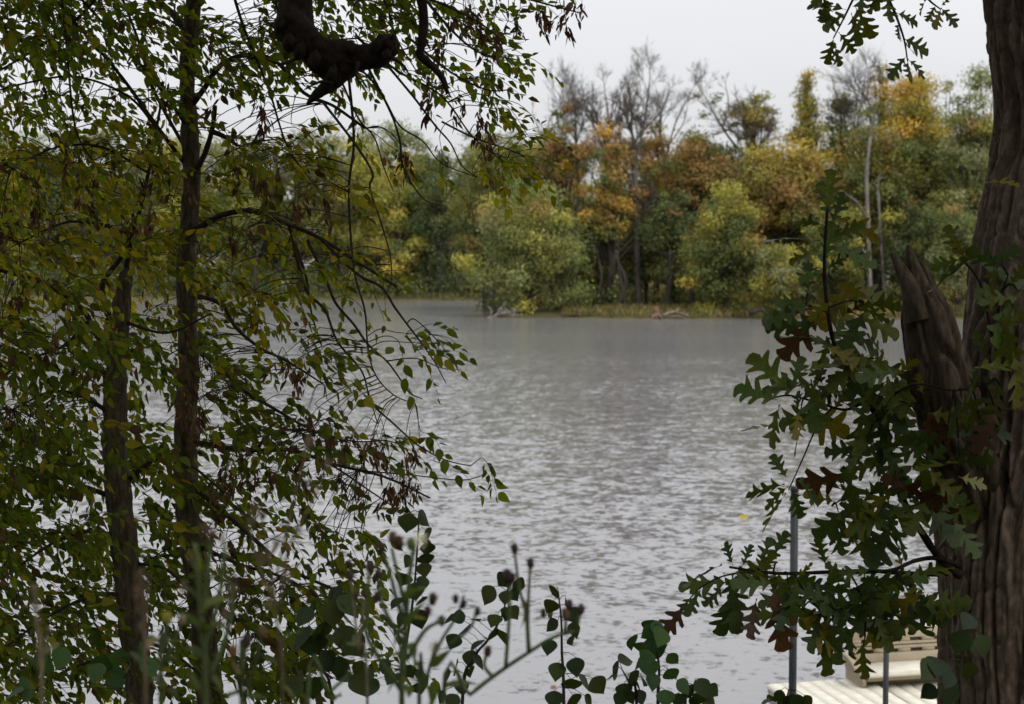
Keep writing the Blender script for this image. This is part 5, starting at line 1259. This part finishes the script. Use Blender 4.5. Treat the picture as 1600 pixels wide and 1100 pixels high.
weed('thick blurred green stalk with brownish tuft before tall trunk', 1.9, [[(305, 850), (312, 930), (318, 1010), (322, 1120)], [(332, 836), (326, 880), (318, 960)], [(352, 850), (345, 920), (322, 1010)], [(365, 905), (358, 980), (326, 1060)]], [(332, 838, 5, TAN), (366, 905, 5, BRW)],
     [(314, 930, 340, 880, WG[1]), (316, 950, 290, 905, WG[0]), (318, 990, 352, 960, WG[1]), (320, 1030, 285, 1000, WG[0]), (322, 1050, 360, 1085, WG[1]), (316, 960, 345, 920, (.15, .18, .05)), (310, 900, 306, 850, (.20, .24, .05)), (318, 1000, 300, 950, WG[2]), (322, 1080, 290, 1050, WG[1]), (320, 1060, 310, 1100, WG[2]), (318, 1010, 335, 1060, WG[0])], WG[1], [(362, 918, 13, (.24, .2, .16)), (330, 832, 13, (.18, .11, .085)), (347, 842, 11, (.18, .12, .09)), (318, 826, 9, (.2, .14, .1)), (300, 870, 12, (.2, .16, .11)), (286, 920, 12, (.2, .17, .12)), (352, 960, 12, (.22, .18, .14))], .0048)
weed('thin tall weed with pinkish brown plumes before drooping branches', 2.0, [[(404, 790), (418, 860), (430, 940), (438, 1040), (442, 1120)], [(482, 690), (470, 740), (455, 800), (432, 900)], [(512, 725), (490, 780), (450, 860), (436, 960)], [(388, 810), (400, 870), (424, 930)]], [(476, 755, 4, BRW), (412, 806, 4, TAN)],
     [(430, 930, 402, 900, (.2, .15, .06)), (436, 1000, 470, 980, WG[0]), (438, 1040, 405, 1020, WG[2]), (440, 1070, 468, 1095, WG[1]), (420, 870, 440, 840, (.2, .17, .08))], (.16, .13, .07), [(400, 792, 14, (.17, .12, .09)), (396, 812, 10, (.14, .1, .08)), (482, 690, 11, (.2, .15, .13)), (512, 724, 9, (.2, .15, .13)), (484, 756, 10, (.18, .14, .12)), (432, 846, 12, (.2, .15, .11)), (448, 900, 13, (.22, .17, .13)), (410, 872, 11, (.19, .14, .1)), (466, 828, 11, (.2, .15, .12)), (424, 940, 12, (.22, .18, .13))], .0024)
weed('blurred tan dry stalk before shorter trunk', 1.9, [[(220, 890), (224, 950), (226, 1020), (228, 1120)], [(232, 905), (228, 980), (227, 1030)]], [(232, 905, 4, BRW)], [(226, 1020, 250, 985, (.24, .19, .1)), (226, 1040, 198, 1010, WG[2])], (.22, .17, .11), [(219, 900, 12, (.20, .14, .10)), (217, 925, 14, (.22, .15, .11)), (221, 952, 13, (.20, .15, .11)), (223, 978, 10, (.22, .18, .13))], .0028)
weed('blurred tan dry stalk nearest left edge of photo', 1.9, [[(54, 915), (58, 970), (62, 1040), (66, 1120)], [(75, 985), (68, 1030), (64, 1070)]], [(76, 985, 4, TAN)], [(62, 1030, 92, 1000, (.22, .22, .12)), (62, 1050, 35, 1010, WG[2])], (.24, .20, .13), [(54, 920, 10, (.2, .15, .1)), (56, 945, 12, (.24, .19, .13)), (60, 972, 10, (.25, .2, .14))], .0026)
weed('yellow-tipped green weed between the two trunks', 1.95, [[(262, 965), (258, 1020), (252, 1120)], [(285, 968), (270, 1010), (258, 1040)]], [(262, 966, 7, (.40, .36, .06)), (284, 968, 6, (.45, .42, .30))], [(258, 1010, 232, 985, WG[1]), (256, 1040, 290, 1015, WG[0]), (254, 1070, 225, 1050, WG[1]), (254, 1080, 280, 1075, WG[2])], WG[1], r=.004)
weed('slender brown-budded weed left of white fluff', 2.4, [[(545, 880), (552, 940), (560, 1010), (575, 1120)], [(572, 925), (564, 980), (560, 1020)]], [(545, 882, 5, BRW), (548, 900, 5, PU), (572, 928, 5, BRW)], [(560, 1010, 536, 990, WG[2]), (562, 1030, 590, 1012, WG[0])], (.20, .17, .12), r=.0028)
weed('pale bent grass stalk slanting at bottom left of sapling', 2.2, [[(545, 1055), (515, 1082), (480, 1125)]], [(546, 1053, 4, WG[1])], [(515, 1082, 540, 1098, WG[1])], WG[1], r=.0042)
weed('brown-tufted weed with lobed leaves below drooping branches', 2.0, [[(385, 1000), (380, 1050), (378, 1120)], [(365, 1015), (372, 1060), (378, 1090)], [(410, 985), (398, 1040), (382, 1090)]], [(385, 1002, 8, BRW), (364, 1018, 7, (.3, .16, .06)), (410, 988, 7, TAN)], [(380, 1050, 352, 1035, (.2, .15, .06)), (380, 1060, 410, 1045, WG[2]), (378, 1085, 345, 1080, WG[2]), (380, 1090, 420, 1085, WG[0])], WG[2], r=.004)

# near bank grass, below the picture
m_ = MB(); n = 5000
b = np.stack([rng.uniform(-6, 6, n), rng.uniform(.8, 9.2, n), np.zeros(n)], -1); b[:, 2] = ground_z(b[:, 0], b[:, 1]) - .02
dr = nrm(rng.normal(size=(n, 3)) * np.array([.4, .4, .05]) + np.array([0, 0, 1])); hh = rng.uniform(.12, .38, n)
diamond(m_, b + dr * hh[:, None] * .5, dr, rdir(n) * np.array([1, 1, .3]), hh, hh * .05, np.array([(.06, .09, .02), (.09, .10, .03), (.12, .10, .05)])[rng.integers(0, 3, n)])
o = link('bank_grass', m_.mesh('bank_grass'), M['grass']); tag(o, 'rough grass on the near bank', 'grass', kind='stuff')

# drifting leaf on the water and a hanging dead twig in the sky gap
def water_leaf(label, x, y, L, col):
    d_ = 4.0 / ((y - 550) / F * cp + sp_) ; p0 = at(x, y, d_); p0[2] = .008
    me = small_leaf_mesh(col, 'fallen_leaf', .12, -.05); me.materials.append(M['near_leaf'])
    o = bpy.data.objects.new('fallen_leaf', me); C.objects.link(o); o.location = Vector(p0); o.scale = (L, L, L); o.rotation_euler = (0, -.25, 1.1); tag(o, label, 'leaf')
water_leaf('small bright yellow leaf floating on open water', 1160, 811, .16, (.55, .42, .03))
water_leaf('small brown leaf floating near slim sapling', 863, 1078, .07, (.30, .12, .05))

# unseen trees added behind and beside the camera to shade the near leaves
gb = 'added shade trees behind the viewpoint'
for (x, y, h, r) in ((-4.2, -3.5, 11, 2.6), (0.8, -5.0, 13, 3.0), (5.2, -5.6, 12, 2.6), (-8.5, 0.5, 11, 2.6), (-1.8, -9.5, 14, 3.4), (4.5, -10.0, 14, 3.4), (-9.0, -7.5, 13, 3.2), (10.5, -7.0, 13, 3.2)):
    gz = float(ground_z(np.array([x]), np.array([y]))[0])
    T = empty('shade_tree', (x, y, gz), 'unseen tree added behind the viewpoint to shade near leaves', 'tree', gb)
    m2 = MB(); p, rr = smooth_path([(x, y, gz - .3), (x + .1, y, gz + h * .3), (x - .1, y + .1, gz + h * .6), (x, y, gz + h * .9)], [.26, .2, .14, .04], 6)
    tube(m2, p, rr, 10, wob=.1); cr = MB()
    for k in range(34):
        u = rdir(1)[0] * rng.random() ** .4
        c_ = np.array([x + u[0] * r, y + u[1] * r, gz + h * .58 + u[2] * h * .42]); q_ = r * rng.uniform(.25, .4); n = int(150 * q_ * q_)
        d_ = rdir(n); diamond(cr, c_ + d_ * q_ * (rng.random((n, 1)) ** .4), rdir(n), nrm(rdir(n) + d_), rng.uniform(.16, .26, n), rng.uniform(.1, .16, n), np.array(OAKC['g'])[rng.integers(0, 4, n)])
        b0 = p[rng.integers(8, len(p))]; tube(m2, [b0, (b0 + c_) / 2 + np.array([0, 0, .2]), c_], [.06, .04, .015], 5)
    link('trunk', m2.mesh('trunk', False, True), M['bark'], T); link('crown', cr.mesh('crown'), M['oak_leaf'], T)
